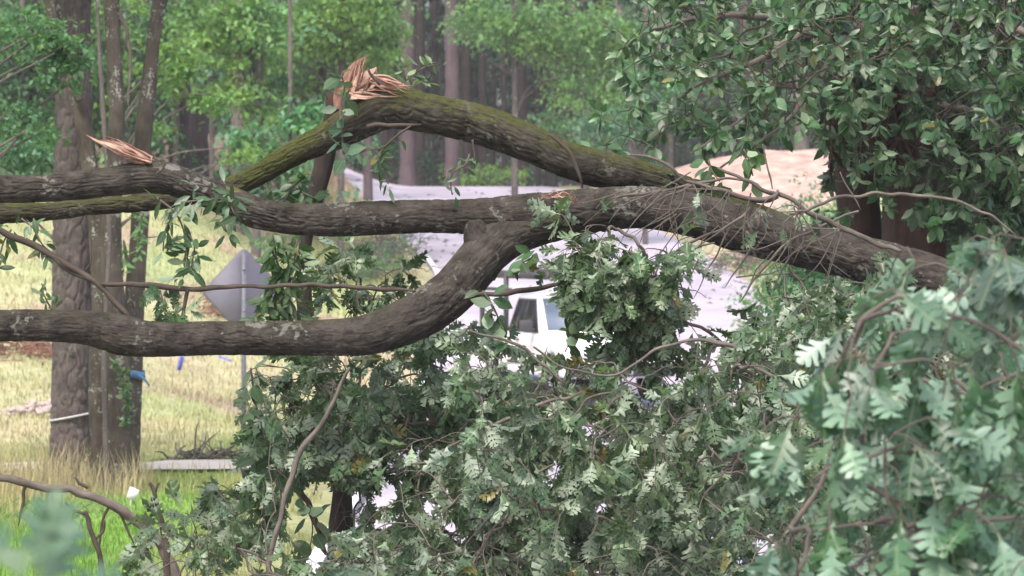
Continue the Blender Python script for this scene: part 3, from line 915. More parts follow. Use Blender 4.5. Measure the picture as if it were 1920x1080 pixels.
fibres([(644, 182), (672, 176)], [(664, 108), (692, 97)], 26, 20.08, 0.0055, 1, oak)
fibres([(655, 172), (705, 168)], [(696, 130), (722, 140)], 24, 20.06, 0.0055, 2, oak)
fibres([(665, 178), (690, 150), (705, 140)], [(740, 182), (785, 180), (770, 158)], 36, 20.05, 0.006, 3, oak)
fibres([(648, 184), (656, 176)], [(700, 186), (712, 176)], 14, 20.0, 0.008, 4, oak, mats=('wood', 'wood'))
# torn stub on the upper left of the main limb
for k, (pts, w, th, mt, dz) in enumerate((
    ([(284, 302, 0.9), (250, 293, 1.0), (215, 278, 0.7), (185, 266, 0.3), (162, 253, 0.04)], 0.026, 0.010, 'wood', -0.03),
    ([(280, 298, 0.8), (245, 284, 0.9), (215, 270, 0.5), (196, 262, 0.1)], 0.022, 0.010, 'wood_red', 0.0))):
    shard(pts, 19.98 + dz, w, th, 40 + k, M[mt], oak)
fibres([(284, 294), (276, 308)], [(165, 250), (215, 296)], 30, 19.96, 0.0055, 5, oak, depth=0.05)
fibres([(280, 304), (262, 300)], [(210, 262), (190, 260)], 14, 19.96, 0.0055, 6, oak, depth=0.05)
v, f, bc = tube(pxpath([(300, 325, 24), (280, 310, 17), (262, 302, 14)], 19.98), 30, 0.012, bark_disp(0.008, 30, 0.2, 0.006, 5))
obj('broken_stub', make_mesh('broken_stub', v, f, {'bc': bc, 'moss': np.zeros(len(v))}, True, M['bark']), oak)
# small fresh tear on the main limb
fibres([(1012, 368), (1056, 368)], [(1040, 362), (1086, 371)], 16, 19.84, 0.0045, 7, oak, depth=0.03)
fibres([(1066, 366), (1080, 370)], [(1066, 390), (1088, 388)], 10, 19.80, 0.0035, 8, oak, depth=0.02, mats=('wood_red',))

# named branches that can be followed in the photograph
def branch(pts, D, mat, parent, name='branch', seg=8, step=0.03, knob=0.12, thick=1.0):
    pp = catmull(pxpath(pts, D), 0.09)
    pp[1:-1, :3] += RNG.normal(size=(len(pp) - 2, 3)) * (0.0035 + 0.12 * pp[1:-1, 3:4])
    pp[:, 3] *= thick
    pp[-1, 3] *= 0.5
    def dsp(bc, rr, th, s): return rr * knob * (vnoise(np.stack([bc[..., 0] * 60, bc[..., 1] * 60, bc[..., 2] * 18], -1), 3) + 0.6 * vnoise(bc * 9, 4))
    v, f, bc = tube(pp, seg, step, dsp)
    return obj(name, make_mesh(name, v, f, {'bc': bc}, True, mat), parent)

for pts in (
    [(-60, 412, 5), (0, 434, 6), (60, 458, 6.5), (110, 484, 6.5), (155, 512, 6), (185, 535, 6), (215, 566, 5.5), (245, 598, 6)],
    [(190, 533, 4), (240, 535, 4.5), (280, 536, 5.5), (340, 541, 5), (400, 540, 5), (470, 538, 4), (560, 535, 4), (640, 537, 4), (720, 543, 4), (780, 546, 3)],
    [(95, 480, 3), (130, 510, 4), (180, 530, 4.5)], [(160, 508, 2), (170, 480, 2), (172, 445, 1.2)],
    [(352, 541, 4), (346, 570, 3.5), (340, 598, 3)],
    [(880, 554, 4), (930, 551, 5), (970, 546, 5), (1020, 540, 4.5), (1075, 532, 3)],
    [(688, 238, 5), (730, 236, 4), (790, 234, 3)], [(770, 236, 2.5), (740, 258, 2), (718, 276, 2), (690, 282, 1.4)], [(886, 262, 2.4), (889, 290, 2), (890, 314, 1.4)],
    [(690, 128, 2.5), (700, 145, 3), (712, 160, 3.5)],
    [(1030, 252, 3), (1058, 274, 4), (1078, 308, 3.5), (1092, 352, 3)]):
    branch(pts, 19.75, M['twig_dark'], oak)
for pts in (
    [(1180, 291, 2), (1220, 295, 3), (1258, 314, 3.5), (1292, 343, 4)], [(1345, 315, 3), (1380, 332, 4), (1410, 343, 4), (1440, 360, 4.5), (1457, 362, 5)],
    [(1150, 372, 2.5), (1180, 366, 3), (1250, 356, 3), (1300, 342, 3.5), (1360, 335, 3), (1400, 340, 2.5)],
    [(1288, 340, 4), (1360, 358, 4.5), (1410, 374, 5), (1452, 369, 5.5), (1458, 356, 5)], [(1455, 362, 5), (1510, 392, 5.5), (1570, 425, 6), (1625, 448, 6), (1690, 472, 6)],
    [(1310, 346, 3), (1370, 366, 4), (1425, 378, 4), (1460, 370, 4)], [(1205, 398, 2.2), (1255, 366, 2.5), (1300, 345, 3)],
    [(1180, 535, 2), (1240, 492, 3), (1300, 452, 3.2), (1350, 431, 3.2), (1395, 402, 3.2), (1418, 374, 3)],
    [(1412, 384, 2.5), (1405, 420, 2.6), (1411, 455, 2.6), (1384, 500, 2.2), (1360, 538, 1.4)],
    [(1610, 396, 3), (1540, 424, 3.4), (1482, 452, 3.2), (1444, 488, 3), (1412, 530, 2.4), (1388, 566, 1.6)],
    [(1480, 402, 3), (1530, 388, 3.5), (1562, 371, 3.6), (1640, 365, 3.8), (1720, 368, 3.6), (1800, 379, 3.4), (1860, 406, 3), (1905, 440, 2)],
    [(1430, 270, 1.6), (1440, 318, 2), (1448, 354, 2.2)], [(1575, 322, 1.4), (1594, 358, 1.8), (1614, 394, 2)],
    [(1390, 380, 2), (1362, 440, 2), (1332, 500, 1.6), (1300, 560, 1)], [(1320, 440, 1.6), (1308, 490, 1.4), (1292, 530, 1)], [(1340, 455, 2), (1290, 470, 2.4), (1230, 480, 2.6)],
    [(1450, 470, 1.5), (1420, 505, 1.6), (1400, 545, 1)], [(1500, 462, 2), (1470, 500, 2), (1452, 545, 1.5)], [(1380, 520, 1.6), (1440, 512, 1.6), (1470, 505, 1.2)],
    [(1360, 900, 6), (1400, 850, 7), (1440, 820, 7.5), (1485, 770, 8), (1540, 725, 8.5), (1620, 690, 9)], [(1290, 900, 3.5), (1340, 880, 4), (1395, 850, 4.5)],
    [(780, 890, 3), (850, 835, 4), (930, 795, 5), (1010, 760, 5), (1090, 735, 5)], [(870, 975, 3), (930, 945, 5), (980, 905, 5), (1040, 870, 5)],
    [(1060, 840, 3), (1072, 790, 4), (1100, 748, 4), (1150, 735, 3)], [(1130, 790, 2.5), (1150, 750, 3), (1190, 735, 3)], [(770, 870, 3), (900, 850, 3.5), (1010, 830, 3)],
    [(1000, 650, 3), (1060, 690, 3), (1160, 700, 3.5), (1230, 655, 4), (1320, 640, 5), (1400, 660, 6), (1470, 705, 7)], [(880, 620, 3), (960, 640, 4), (1010, 675, 4), (1060, 720, 4)]):
    low_ = pts[0][1] > 600
    branch(pts, random.uniform(18.6, 19.2) if low_ else random.uniform(19.35, 19.6), M['twig'], oak, thick=0.7 if low_ else 0.85)

# crown
tangle = []
nodes_ = [(1200, 355), (1250, 356), (1292, 343), (1330, 350), (1365, 358), (1410, 372), (1455, 368), (1510, 392), (1570, 425), (1400, 402), (1350, 431), (1482, 452), (1320, 380), (1270, 400)]
for i_ in range(52):
    a_, b_ = random.choice(nodes_)
    a_ += random.gauss(0, 12); b_ += random.gauss(0, 5)
    l_ = random.uniform(35, 150); t_ = random.gauss(1.9, 0.75)
    e_ = (a_ + math.cos(t_) * l_, b_ + math.sin(t_) * l_)
    m_ = ((a_ + e_[0]) / 2 + random.gauss(0, 9), (b_ + e_[1]) / 2 + random.gauss(0, 7))
    D_ = random.uniform(19.25, 19.55)
    tangle.append(pxpath([(a_, b_, 1.5), (*m_, 1.1), (*e_, 0.5)], D_))
    if i_ % 2: tangle.append(pxpath([(*m_, 1.1), (m_[0] + random.gauss(0, 22), m_[1] + random.uniform(10, 45), 0.5)], D_))
regions = [
    ([(470, 690), (560, 668), (660, 672), (760, 655), (840, 620), (900, 620), (930, 700), (900, 800), (850, 850), (740, 830), (690, 850), (640, 870), (600, 830), (540, 860), (500, 820), (430, 760)], 165, 19.9, 22.0, 1.0),
    ([(880, 640), (960, 690), (1050, 700), (1130, 680), (1200, 690), (1300, 655), (1400, 665), (1470, 650), (1500, 700), (1440, 800), (1420, 900), (1390, 1000), (1370, 1120), (900, 1120), (900, 960), (870, 900), (880, 840), (900, 760)], 330, 17.8, 21.0, 1.1),
    ([(640, 1000), (700, 970), (780, 900), (900, 950), (920, 1120), (600, 1120)], 70, 17.8, 20.5, 1.0),
    ([(700, 860), (760, 800), (900, 780), (900, 930), (800, 940), (720, 960)], 36, 19.0, 21.5, 1.0),
    ([(1065, 440), (1120, 415), (1200, 455), (1290, 480), (1285, 590), (1240, 640), (1170, 610), (1110, 545), (1060, 500)], 84, 19.1, 19.75, 1.0),
    ([(1395, 575), (1470, 510), (1520, 490), (1640, 545), (1660, 640), (1510, 720), (1490, 640), (1400, 625)], 48, 18.4, 19.7, 1.0),
    ([(645, 500), (690, 472), (760, 530), (790, 590), (700, 610), (600, 600)], 24, 20.3, 21.4, 1.0),
    ([(240, 1100), (280, 1020), (360, 970), (440, 965), (500, 1020), (640, 1040), (660, 1120), (240, 1120)], 42, 18.2, 20.0, 1.0),
    ([(405, 930), (470, 860), (560, 880), (560, 1000), (500, 990), (410, 945)], 20, 19.5, 20.8, 1.0),
    ([(600, 870), (690, 850), (710, 930), (690, 1000), (610, 1000)], 14, 20.0, 21.8, 1.0),
    ([(520, 720), (700, 690), (880, 690), (1000, 740), (1420, 720), (1400, 1120), (800, 1120), (880, 900), (780, 830), (560, 800)], 170, 20.3, 22.0, 1.0),
    ([(760, 900), (1400, 880), (1400, 1120), (700, 1120)], 90, 20.2, 22.5, 1.0),
    ([(1450, 740), (1600, 600), (1960, 560), (1960, 1120), (1380, 1120)], 150, 16.5, 20.0, 1.0),
    ([(700, 1120), (1960, 1120), (1960, 1300), (500, 1300)], 70, 17.2, 21.0, 1.0)]
twg, LV = Geo(), Leaves()
GAPS = [[(436, 640), (476, 640), (474, 862), (434, 862)], [(880, 480), (1045, 480), (1050, 560), (1085, 610), (1190, 640), (1180, 660), (1000, 655), (890, 610)], [(1290, 440), (1440, 505), (1455, 640), (1390, 600), (1310, 650), (1250, 640), (1290, 570)],
        [(525, 905), (625, 890), (620, 1050), (535, 1050)], [(715, 860), (770, 850), (760, 940), (700, 940)]]
for q_ in tangle:
    v, f, bc = tube(q_, 5, 0.04, cap=False); twg.add(v, f, bc=bc)
T = np.vstack([sample_poly(*a) for a in regions])
roots = [pxpath([q], OD)[0][:3] for q in limb_main[19:26]] + [P(1540, 725, 18.5), P(1440, 820, 18.5), P(1010, 760, 18.5), P(980, 905, 18.5), P(1072, 790, 18.5), P(1400, 660, 18.5), P(640, 720, 20.9), P(560, 700, 20.9), P(1230, 655, 18.5), P(1160, 430, 19.7), P(1480, 500, 19.6), P(420, 1000, 19), P(700, 560, 20.8)]
tx, ty, _ = in_frame(T)
T = T[~np.any([in_poly(tx, ty, g_) for g_ in GAPS], axis=0)]
dirs = grow_twigs(twg, roots, T, r0=0.0019, rmax=0.010)
spray(LV, twg, T, dirs, per=9, size=(0.10, 0.155), droop=0.6)
o = obj('twigs', twg.mesh('twigs', M['twig']), oak); o['kind'] = 'stuff'
put_leaves(oak, OAKS, 'oak', LV, M['oak'], gaps=GAPS)

# ================================================================== NEAR OAK BOUGH (right foreground)
near = thing('oak_bough', 'out of focus oak bough with large blue green leaves filling the right foreground', 'oak bough', (1.9, 9.3, 0.0))
ng, NL = Geo(), Leaves()
poly = [(1645, 490), (1710, 460), (1790, 475), (1850, 445), (1940, 425), (1960, 1120), (1390, 1120), (1395, 980), (1425, 915), (1465, 850), (1495, 790), (1545, 715), (1590, 650), (1620, 580)]
T = np.vstack([sample_poly(poly, 175, 9.2, 11.8), sample_poly([(1300, 1110), (1960, 1110), (1960, 1500), (1400, 1500)], 30, 8.8, 10.4)])
main = [[(2500, 1500, 26), (2200, 1180, 20), (1960, 960, 14), (1780, 860, 9), (1640, 850, 6), (1520, 900, 4)], [(2300, 1280, 16), (2060, 800, 12), (1900, 640, 9), (1780, 590, 6), (1700, 560, 4)],
        [(1960, 960, 8), (1800, 980, 6), (1640, 980, 5), (1520, 1000, 3)], [(1900, 640, 6), (1960, 540, 5), (1990, 480, 4)], [(1780, 860, 6), (1700, 760, 5), (1620, 700, 4)]]
rts = []
for pts in main:
    branch(pts, 10.0, M['twig'], near, seg=10, thick=0.6)
    rts += [P(q[0], q[1], 10.0) for q in pts[1:]]
dirs = grow_twigs(ng, rts, T, r0=0.0022, rmax=0.008)
spray(NL, ng, T, dirs, per=6, size=(0.105, 0.16), droop=0.75, face=0.6, updir=0.6, tw=(0.08, 0.18), spread=0.6, nvar=5)
o = obj('twigs', ng.mesh('twigs', M['twig']), near); o['kind'] = 'stuff'
put_leaves(near, OAKN, 'oakn', NL, M['oak_near'])

# two sprigs very near the lens, bottom left
for lab, cpx, pts in (('strongly blurred oak sprig in the bottom left corner', 60, [(20, 1045), (70, 1020), (130, 1050), (170, 1075), (60, 1085), (0, 1010), (110, 1100)]),
                      ('strongly blurred pale leaf sprig at the bottom edge beside the corner sprig', 540, [(480, 1112), (560, 1135), (615, 1108), (520, 1140)])):
    sp = thing('oak_sprig', lab, 'oak sprig', (*P(cpx, 1400, 4.3)[:2], 0.0))
    st = P(cpx, 1400, 4.3)
    branch([(cpx + 90, 4600, 14), (cpx + 60, 2600, 9), (cpx + 30, 1400, 7), (cpx, 1120, 5)], 4.3, M['twig'], sp)
    L = Leaves()
    for i, (a, b) in enumerate(pts):
        q = P(a, b, 4.2 + 0.05 * i)
        base = P(cpx + 10, 1130, 4.3)
        L.add(q - unit(q - base) * 0.05, unit(q - base + RNG.normal(size=3) * 0.02), np.array([0.2 * RNG.normal(), -0.55, 0.8]), 0.10, i)
        v_, f_, b_ = tube(np.array([[*base, 0.002], [*(q - unit(q - base) * 0.06), 0.0015]]), 5, 0.03)
        obj('twig', make_mesh('twig', v_, f_, {'bc': b_}, True, M['twig']), sp)
    p, d, n, s, v = L.arrays()
    leaf_objects(sp, OAKN, 'oakn', range(len(p)), p, d, n, s, v, M['oak_near'])

# ================================================================== VINES ON THE LIMBS
def vine(label, stems, D, per_node=3, size=(0.07, 0.11), tmpl='n', mat='vine', droop=0.5, step=0.07, name='vine'):
    tm = {'n': NARROWS, 'o': OVATES, 'k': OAKS}[tmpl]
    b0 = pxpath([stems[0][0] + (2,)], D)[0][:3]
    t = thing(name, label, 'vine', tuple(b0))
    L = Leaves()
    for stp in stems:
        pp = pxpath([(a, b, 2.0 - 1.0 * i / len(stp)) for i, (a, b) in enumerate(stp)], D)
        pp[:, 1] += RNG.normal(size=len(pp)) * 0.03
        v, f, bc = tube(pp, 5, 0.03)
        obj('stem', make_mesh('stem', v, f, {'bc': bc}, True, M['twig']), t)
        c = catmull(pp, step)
        k = len(c) * per_node
        base = np.repeat(c[:, :3], per_node, 0) + RNG.normal(size=(k, 3)) * 0.012
        d = unit(rand_dir(k) * 0.9 + np.array([0, -0.15, -droop]))
        sz = RNG.uniform(*size, k)
        nl = rand_dir(k) * 0.6 + np.array([0, -0.6, 0.5]); nl[RNG.random(k) < 0.25] *= -1
        L.add(base + d * sz[:, None] * 0.16, d, nl, sz, RNG.integers(0, 3, k))
    p, d, n, s, v = L.arrays()
    leaf_objects(t, tm, 'v' + tmpl, range(len(p)), p, d, n, s, v, M[mat])
    return t

vine('leafy vine hanging below the upper left limb over the straw bank', [[(300, 375), (330, 400), (345, 440), (350, 490), (345, 520)], [(330, 395), (310, 430), (305, 470)], [(345, 430), (365, 460), (360, 500)], [(340, 380), (380, 375), (410, 372)]], 19.8, 3, (0.075, 0.125))
vine('pale leaf cluster clinging to the bend of the upper left limb', [[(425, 350), (432, 375), (440, 400), (455, 415)], [(432, 375), (420, 410), (425, 435)], [(370, 345), (395, 350)]], 19.68, 3, (0.07, 0.12))
vine('leaf spray drooping under the far left of the upper limb', [[(40, 410), (65, 430), (80, 455), (90, 470)], [(20, 430), (5, 455), (-5, 500)]], 19.8, 3, (0.06, 0.1))
vine('small leaf tuft above the low limb beside the big pine', [[(98, 585), (88, 565), (80, 545)]], 19.75, 4, (0.05, 0.08), droop=-0.3)
vine('dangling leaves between the twig and the low limb left of the road sign', [[(300, 545), (305, 560), (310, 580)], [(345, 572), (335, 585), (320, 585)]], 19.75, 3, (0.08, 0.13), tmpl='k')
vine('vine with tall narrow leaves beside the splintered top of the arching limb', [[(645, 290), (640, 240), (638, 200), (645, 165), (640, 140)]], 19.8, 2, (0.07, 0.12), tmpl='o', droop=0.1)
vine('airy leaf sprig standing behind the splintered top of the arching limb', [[(745, 165), (775, 140), (800, 125), (825, 120)], [(775, 140), (790, 150), (800, 155)], [(760, 150), (755, 125)]], 20.25, 2, (0.06, 0.09), droop=-0.1)
vine('withered leaves hanging inside the arch of the limb', [[(700, 275), (712, 295), (722, 320), (728, 345)], [(740, 262), (718, 280), (705, 300)], [(690, 280), (675, 285)]], 19.9, 2, (0.06, 0.10))
vine('dead twig with brown leaves dangling above the bright road', [[(880, 290), (872, 310), (850, 322), (845, 345), (848, 365)], [(872, 310), (840, 320), (838, 335)]], 19.8, 1, (0.05, 0.07), mat='vine_dark')
vine('broad vine leaves growing over the limb end left of the small dark trunk', [[(520, 400), (535, 375), (550, 350), (572, 330)], [(550, 350), (575, 365), (600, 375)], [(530, 385), (505, 375), (498, 350)]], 20.5, 3, (0.07, 0.12), tmpl='o')
vine('dense vine curtain covering the right corner of the road sign', [[(512, 440), (518, 480), (522, 530), (512, 580), (500, 600)], [(528, 440), (540, 490), (545, 540), (540, 590)], [(560, 440), (552, 480), (558, 520)], [(518, 530), (500, 560), (492, 590)], [(540, 560), (560, 590), (590, 600)], [(510, 470), (525, 510), (515, 560)]], 20.9, 4, (0.08, 0.13))
vine('hanging leaf stem in front of the parked truck cab', [[(905, 545), (925, 575), (940, 610), (955, 640)], [(960, 500), (985, 490), (1000, 480)], [(1055, 540), (1065, 580), (1075, 620), (1060, 660)], [(1075, 620), (1100, 600)], [(925, 575), (915, 560)]], 19.6, 2, (0.08, 0.13), tmpl='o')
vine('three pale leaves on a thread before the road right of the hanging oak leaves', [[(1262, 480), (1278, 540), (1290, 575)], [(1278, 540), (1255, 535)]], 19.6, 1, (0.06, 0.09), tmpl='o')
vine('broad leaves poking up from the limb before the clay bank', [[(1330, 300), (1335, 320), (1350, 340)], [(1395, 280), (1405, 300), (1412, 330)], [(1240, 320), (1255, 330), (1262, 350)]], 20.3, 2, (0.09, 0.14), tmpl='o')
vine('mixed leaf tufts along the far end of the main limb', [[(1300, 345), (1310, 370), (1312, 395)], [(1425, 395), (1420, 430)], [(1530, 400), (1535, 430)], [(1120, 360), (1128, 375)], [(1490, 400), (1470, 420)]], 19.45, 1, (0.09, 0.13), tmpl='k', mat='oak')
vine('green vine drooping beside the slanting dead stick at the lower left', [[(470, 690), (480, 760), (500, 820), (520, 880), (530, 960)], [(500, 820), (480, 860), (490, 930), (500, 1010)], [(520, 880), (560, 930), (585, 980), (580, 1040)], [(450, 880), (470, 930)]], 20.2, 2, (0.09, 0.14), tmpl='o')

# ================================================================== SMALL BROKEN TREE behind the limbs
st = thing('broken_sapling', 'thin dark snapped tree standing behind the limbs with a reddish broken top', 'tree', (*P(640, 444, 22.3)[:2], 0.0))
v, f, bc = tube(pxpath([(628, 192, 13), (622, 230, 17), (608, 300, 19), (588, 380, 18), (573, 450, 15), (570, 520, 16), (573, 590, 18), (598, 690, 20), (632, 800, 19), (642, 900, 18), (640, 1000, 24), (640, 1100, 27), (640, 1275, 34)], 22.3), 28, 0.025, bark_disp(0.007, 30, 0.2, 0.012, 9))
obj('trunk', make_mesh('trunk', v, f, {'bc': bc, 'moss': np.zeros(len(v))}, True, M['dark_bark']), st)
for k, pts in enumerate(([(622, 200, 1), (618, 184, 0.8), (612, 172, 0.2)], [(632, 205, 1), (632, 182, 0.9), (636, 165, 0.2)], [(626, 230, 1), (618, 200, 0.9), (610, 188, 0.2)])):
    shard(pts, 22.1, 0.026, 0.016, 90 + k, M['red_bark'] if k != 1 else M['wood_red'], st)
for pts in ([(575, 470, 4), (600, 505, 5), (630, 535, 4)], [(640, 870, 5), (590, 895, 5), (520, 900, 4), (440, 910, 3)], [(560, 905, 6), (575, 940, 6), (595, 985, 6), (612, 1040, 6)], [(640, 900, 4), (600, 900, 3), (560, 890, 2)]):
    branch(pts, 22.0, M['twig_dark'], st)
stick = thing('dead_stick', 'long thin grey stick leaning diagonally through the leaves at lower left', 'stick', (*P(500, 444, 19.2)[:2], 0.0))
branch([(655, 690, 3), (630, 745, 4), (600, 790, 5), (565, 850, 5.5), (540, 910, 5.5), (525, 970, 5), (505, 1060, 5), (490, 1250, 6), (480, 1400, 6)], 19.2, M['twig'], stick, name='stem')

# ================================================================== BRANCH LYING AT LOWER LEFT
fb = thing('fallen_branch', 'bare curved grey branch arching over the lawn at lower left', 'branch', (*P(310, 1040, 24)[:2], 0.0))
branch([(-40, 890, 6), (20, 900, 7), (90, 915, 8), (150, 925, 8), (215, 950, 9), (260, 980, 9.5), (295, 1015, 10), (320, 1060, 11), (345, 1150, 12), (360, 1280, 13)], 24, M['twig'], fb, name='stem', seg=14)
for pts in ([(50, 908, 3.5), (42, 940, 3), (35, 985, 2)], [(208, 945, 3), (190, 985, 2.5), (185, 1030, 2)], [(215, 945, 3), (235, 985, 2.5), (258, 1030, 1.5)], [(98, 915, 2.5), (100, 922, 2)], [(165, 915, 3.5), (150, 905, 3), (140, 895, 2)]):
    branch(pts, 24, M['twig_dark'], fb, name='twig')
for lab, pts in (('forked dead stick standing up right of the curved bare branch', [[(280, 905, 3), (288, 925, 4.5), (298, 960, 5.5), (306, 1000, 6), (312, 1060, 7), (316, 1250, 8)], [(297, 905, 2.5), (291, 925, 4)]]),
                 ('dark forked dead stick below the curved bare branch', [[(160, 958, 4), (168, 990, 5), (182, 1030, 5), (195, 1100, 6), (200, 1250, 7)], [(122, 942, 2.5), (140, 955, 3), (158, 964, 4)], [(196, 975, 2), (190, 1000, 3), (180, 1012, 3)]])):
    b = thing('dead_stick', lab, 'stick', (*P(pts[0][-1][0], 444, 23.5)[:2], 0.0))
    for q in pts: branch(q, 23.5, M['twig_dark'], b, name='stem' if q is pts[0] else 'fork')

# ================================================================== GRASS
def blades(xy, hgt, wid, col, lean=0.5, zoff=0.0, head=False):
    n = len(xy)
    z = height(xy[:, 0], xy[:, 1]) + zoff
    b = np.c_[xy, z]
    a = RNG.uniform(0, 2 * math.pi, n)
    sd = np.stack([np.cos(a), np.sin(a) * 0.3, a * 0], 1) * (wid * 0.5)[:, None]
    ld = np.stack([np.cos(a + 1.3), np.sin(a + 1.3), a * 0], 1) * (hgt * lean * RNG.uniform(0.2, 1, n))[:, None]
    mid = b + np.stack([a * 0, a * 0, hgt * 0.55], 1) + ld * 0.3
    tip = b + np.stack([a * 0, a * 0, hgt], 1) + ld
    v = np.stack([b - sd, b + sd, mid - sd * 0.8, mid + sd * 0.8, tip], 1).reshape(-1, 3)
    q = np.arange(n) * 5
    return v, [np.stack([q, q + 1, q + 3, q + 2], 1), np.stack([q + 2, q + 3, q + 4], 1)], np.repeat(np.c_[col, np.ones(n)], 5, 0)

def grass_at(n, x0, x1, y0, y1, h, w, keep=None, cmul=1.0, fixed=None, lean=0.5):
    xy = np.c_[RNG.uniform(x0, x1, n), RNG.uniform(y0, y1, n)]
    d = np.abs(xy[:, 0] - road_mid(xy[:, 1]))
    k = (d > 4.1 + 0.35 * vnoise(np.c_[xy * 1.3, xy[:, :1] * 0], 8)) & (np.abs(xy[:, 1] - 42.2 - 0.03 * (xy[:, 0] + 6)) > 0.68 + 0.2 * vnoise(np.c_[xy * 2.5, xy[:, :1] * 0], 12))
    if keep is not None: k &= keep(xy)
    xy = xy[k]; n = len(xy)
    c = ground_color(xy[:, 0], xy[:, 1]) if fixed is None else np.tile(np.array(fixed, float), (n, 1))
    c = np.clip(c * cmul * RNG.uniform(0.7, 1.35, (n, 1)) * np.array([1, 1, 0.9]), 0.01, 0.85)
    return blades(xy, RNG.uniform(*h, n), RNG.uniform(*w, n), c, lean)
gg = Geo()
for args in (dict(n=52000, x0=-7.5, x1=-1.8, y0=27, y1=48, h=(0.03, 0.095), w=(0.008, 0.016)),
             dict(n=46000, x0=-14, x1=-2.0, y0=48, y1=88, h=(0.04, 0.13), w=(0.014, 0.03)),
             dict(n=9000, x0=-6, x1=-2.5, y0=86, y1=122, h=(0.08, 0.3), w=(0.02, 0.05)),
             dict(n=8000, x0=5.8, x1=12, y0=50, y1=124, h=(0.08, 0.3), w=(0.02, 0.05), keep=lambda q: ((q[:, 0] - 7.1) / 3.5) ** 2 + ((q[:, 1] - 109) / 7.5) ** 2 > 1)):
    v, f, c = grass_at(**args); gg.add(v, f, col=c)
tag(obj('grass', gg.mesh('grass', M['grass'], False)), 'short green and straw coloured grass on the lawn and the bank', 'grass', kind='stuff')
gg = Geo()
for args in (dict(n=1100, x0=-5.9, x1=-3.9, y0=38.0, y1=40.2, h=(0.2, 0.6), w=(0.006, 0.012), fixed=(0.42, 0.36, 0.24), lean=0.6),
             dict(n=700, x0=-6.2, x1=-4.8, y0=36, y1=41.5, h=(0.15, 0.45), w=(0.006, 0.012), fixed=(0.44, 0.36, 0.22), lean=0.5),
             dict(n=400, x0=-7, x1=-4.6, y0=31, y1=37, h=(0.12, 0.3), w=(0.006, 0.014), fixed=(0.30, 0.25, 0.14), lean=0.9),
             dict(n=700, x0=-4.2, x1=-2.2, y0=38, y1=41.4, h=(0.10, 0.26), w=(0.006, 0.012), fixed=(0.34, 0.36, 0.16), lean=0.6)):
    v, f, c = grass_at(**args); gg.add(v, f, col=c)
tag(obj('tall_grass', gg.mesh('tall_grass', M['grass'], False)), 'tall dry grass around the feet of the left trees', 'grass', kind='stuff')
# a tuft of long arching blades
tuft = thing('grass_tuft', 'tuft of long arching green blades beside the lower left sticks', 'grass tuft', (*P(100, 990, 32)[:2], float(height(*P(100, 990, 32)[:2]))))
base = np.array(tuft.location)
for i in range(70):
    a = random.uniform(0, 2 * math.pi); ln = random.uniform(0.35, 0.75); q = base + np.array([random.gauss(0, 0.07), random.gauss(0, 0.07), 0])
    o = np.array([math.cos(a), math.sin(a), 0])
    pts = [q, q + o * ln * 0.25 + [0, 0, ln * 0.55], q + o * ln * 0.6 + [0, 0, ln * 0.7], q + o * ln * 0.95 + [0, 0, ln * 0.45]]
    side = np.array([-o[1], o[0], 0])
    V = []
    for j, t in enumerate(pts):
        w = [0.008, 0.012, 0.009, 0.001][j]
        V += [t - side * w, t + side * w]
    c = np.array([0.12, 0.22, 0.09]) * random.uniform(0.7, 1.5)
    obj('blade', make_mesh('blade', np.array(V), [np.array([[0, 1, 3, 2], [2, 3, 5, 4], [4, 5, 7, 6]])], {'col': np.tile([*c, 1], (8, 1))}, True, M['grass']), tuft)

# ================================================================== LEFT TREES (about 39 m away)
def crown_leaves(blobs, size, tmpl, flat=0.45, per=26, nv=2, clump=0.55, stretch=1.0):
    """blobs: (centre, radii, number of clumps)."""
    L = Leaves()
    cs = []
    for c, rad, n in blobs:
        u = rand_dir(n) * (RNG.random(n) ** 0.45)[:, None]
        cc = np.asarray(c) + u * np.asarray(rad)
        cs.append(cc)
        k = per
        cr = RNG.uniform(0.5, 1.3, n) * clump
        off = rand_dir(n * k) * (RNG.random(n * k) ** 0.5)[:, None]
        off *= np.repeat(cr, k)[:, None] * np.array([1, 1, flat])
        # each clump tips outward from the crown and droops at its rim
        out = unit(u * np.array([1, 1, 0.3]))
        rr = np.linalg.norm(off[:, :2], axis=1)
        off[:, 2] -= 0.35 * rr ** 2 / np.maximum(np.repeat(cr, k), 0.05)
        p = np.repeat(cc, k, 0) + off
        d = unit(np.repeat(out, k, 0) * 0.5 + rand_dir(n * k) * 0.9 + np.array([0, 0, -0.35]))
        nl = rand_dir(n * k) * 0.55 + np.array([0, 0, 0.9])
        L.add(p, d, nl, RNG.uniform(*size, n * k), RNG.integers(0, nv, n * k))
    return L, np.vstack(cs)

def merged(name, L, tmpl, mat, parent=None):
    p, d, n, s, v = L.arrays()
    return obj(name, merge_leaves(name, tmpl, p, d, n, s, v, mat), parent)

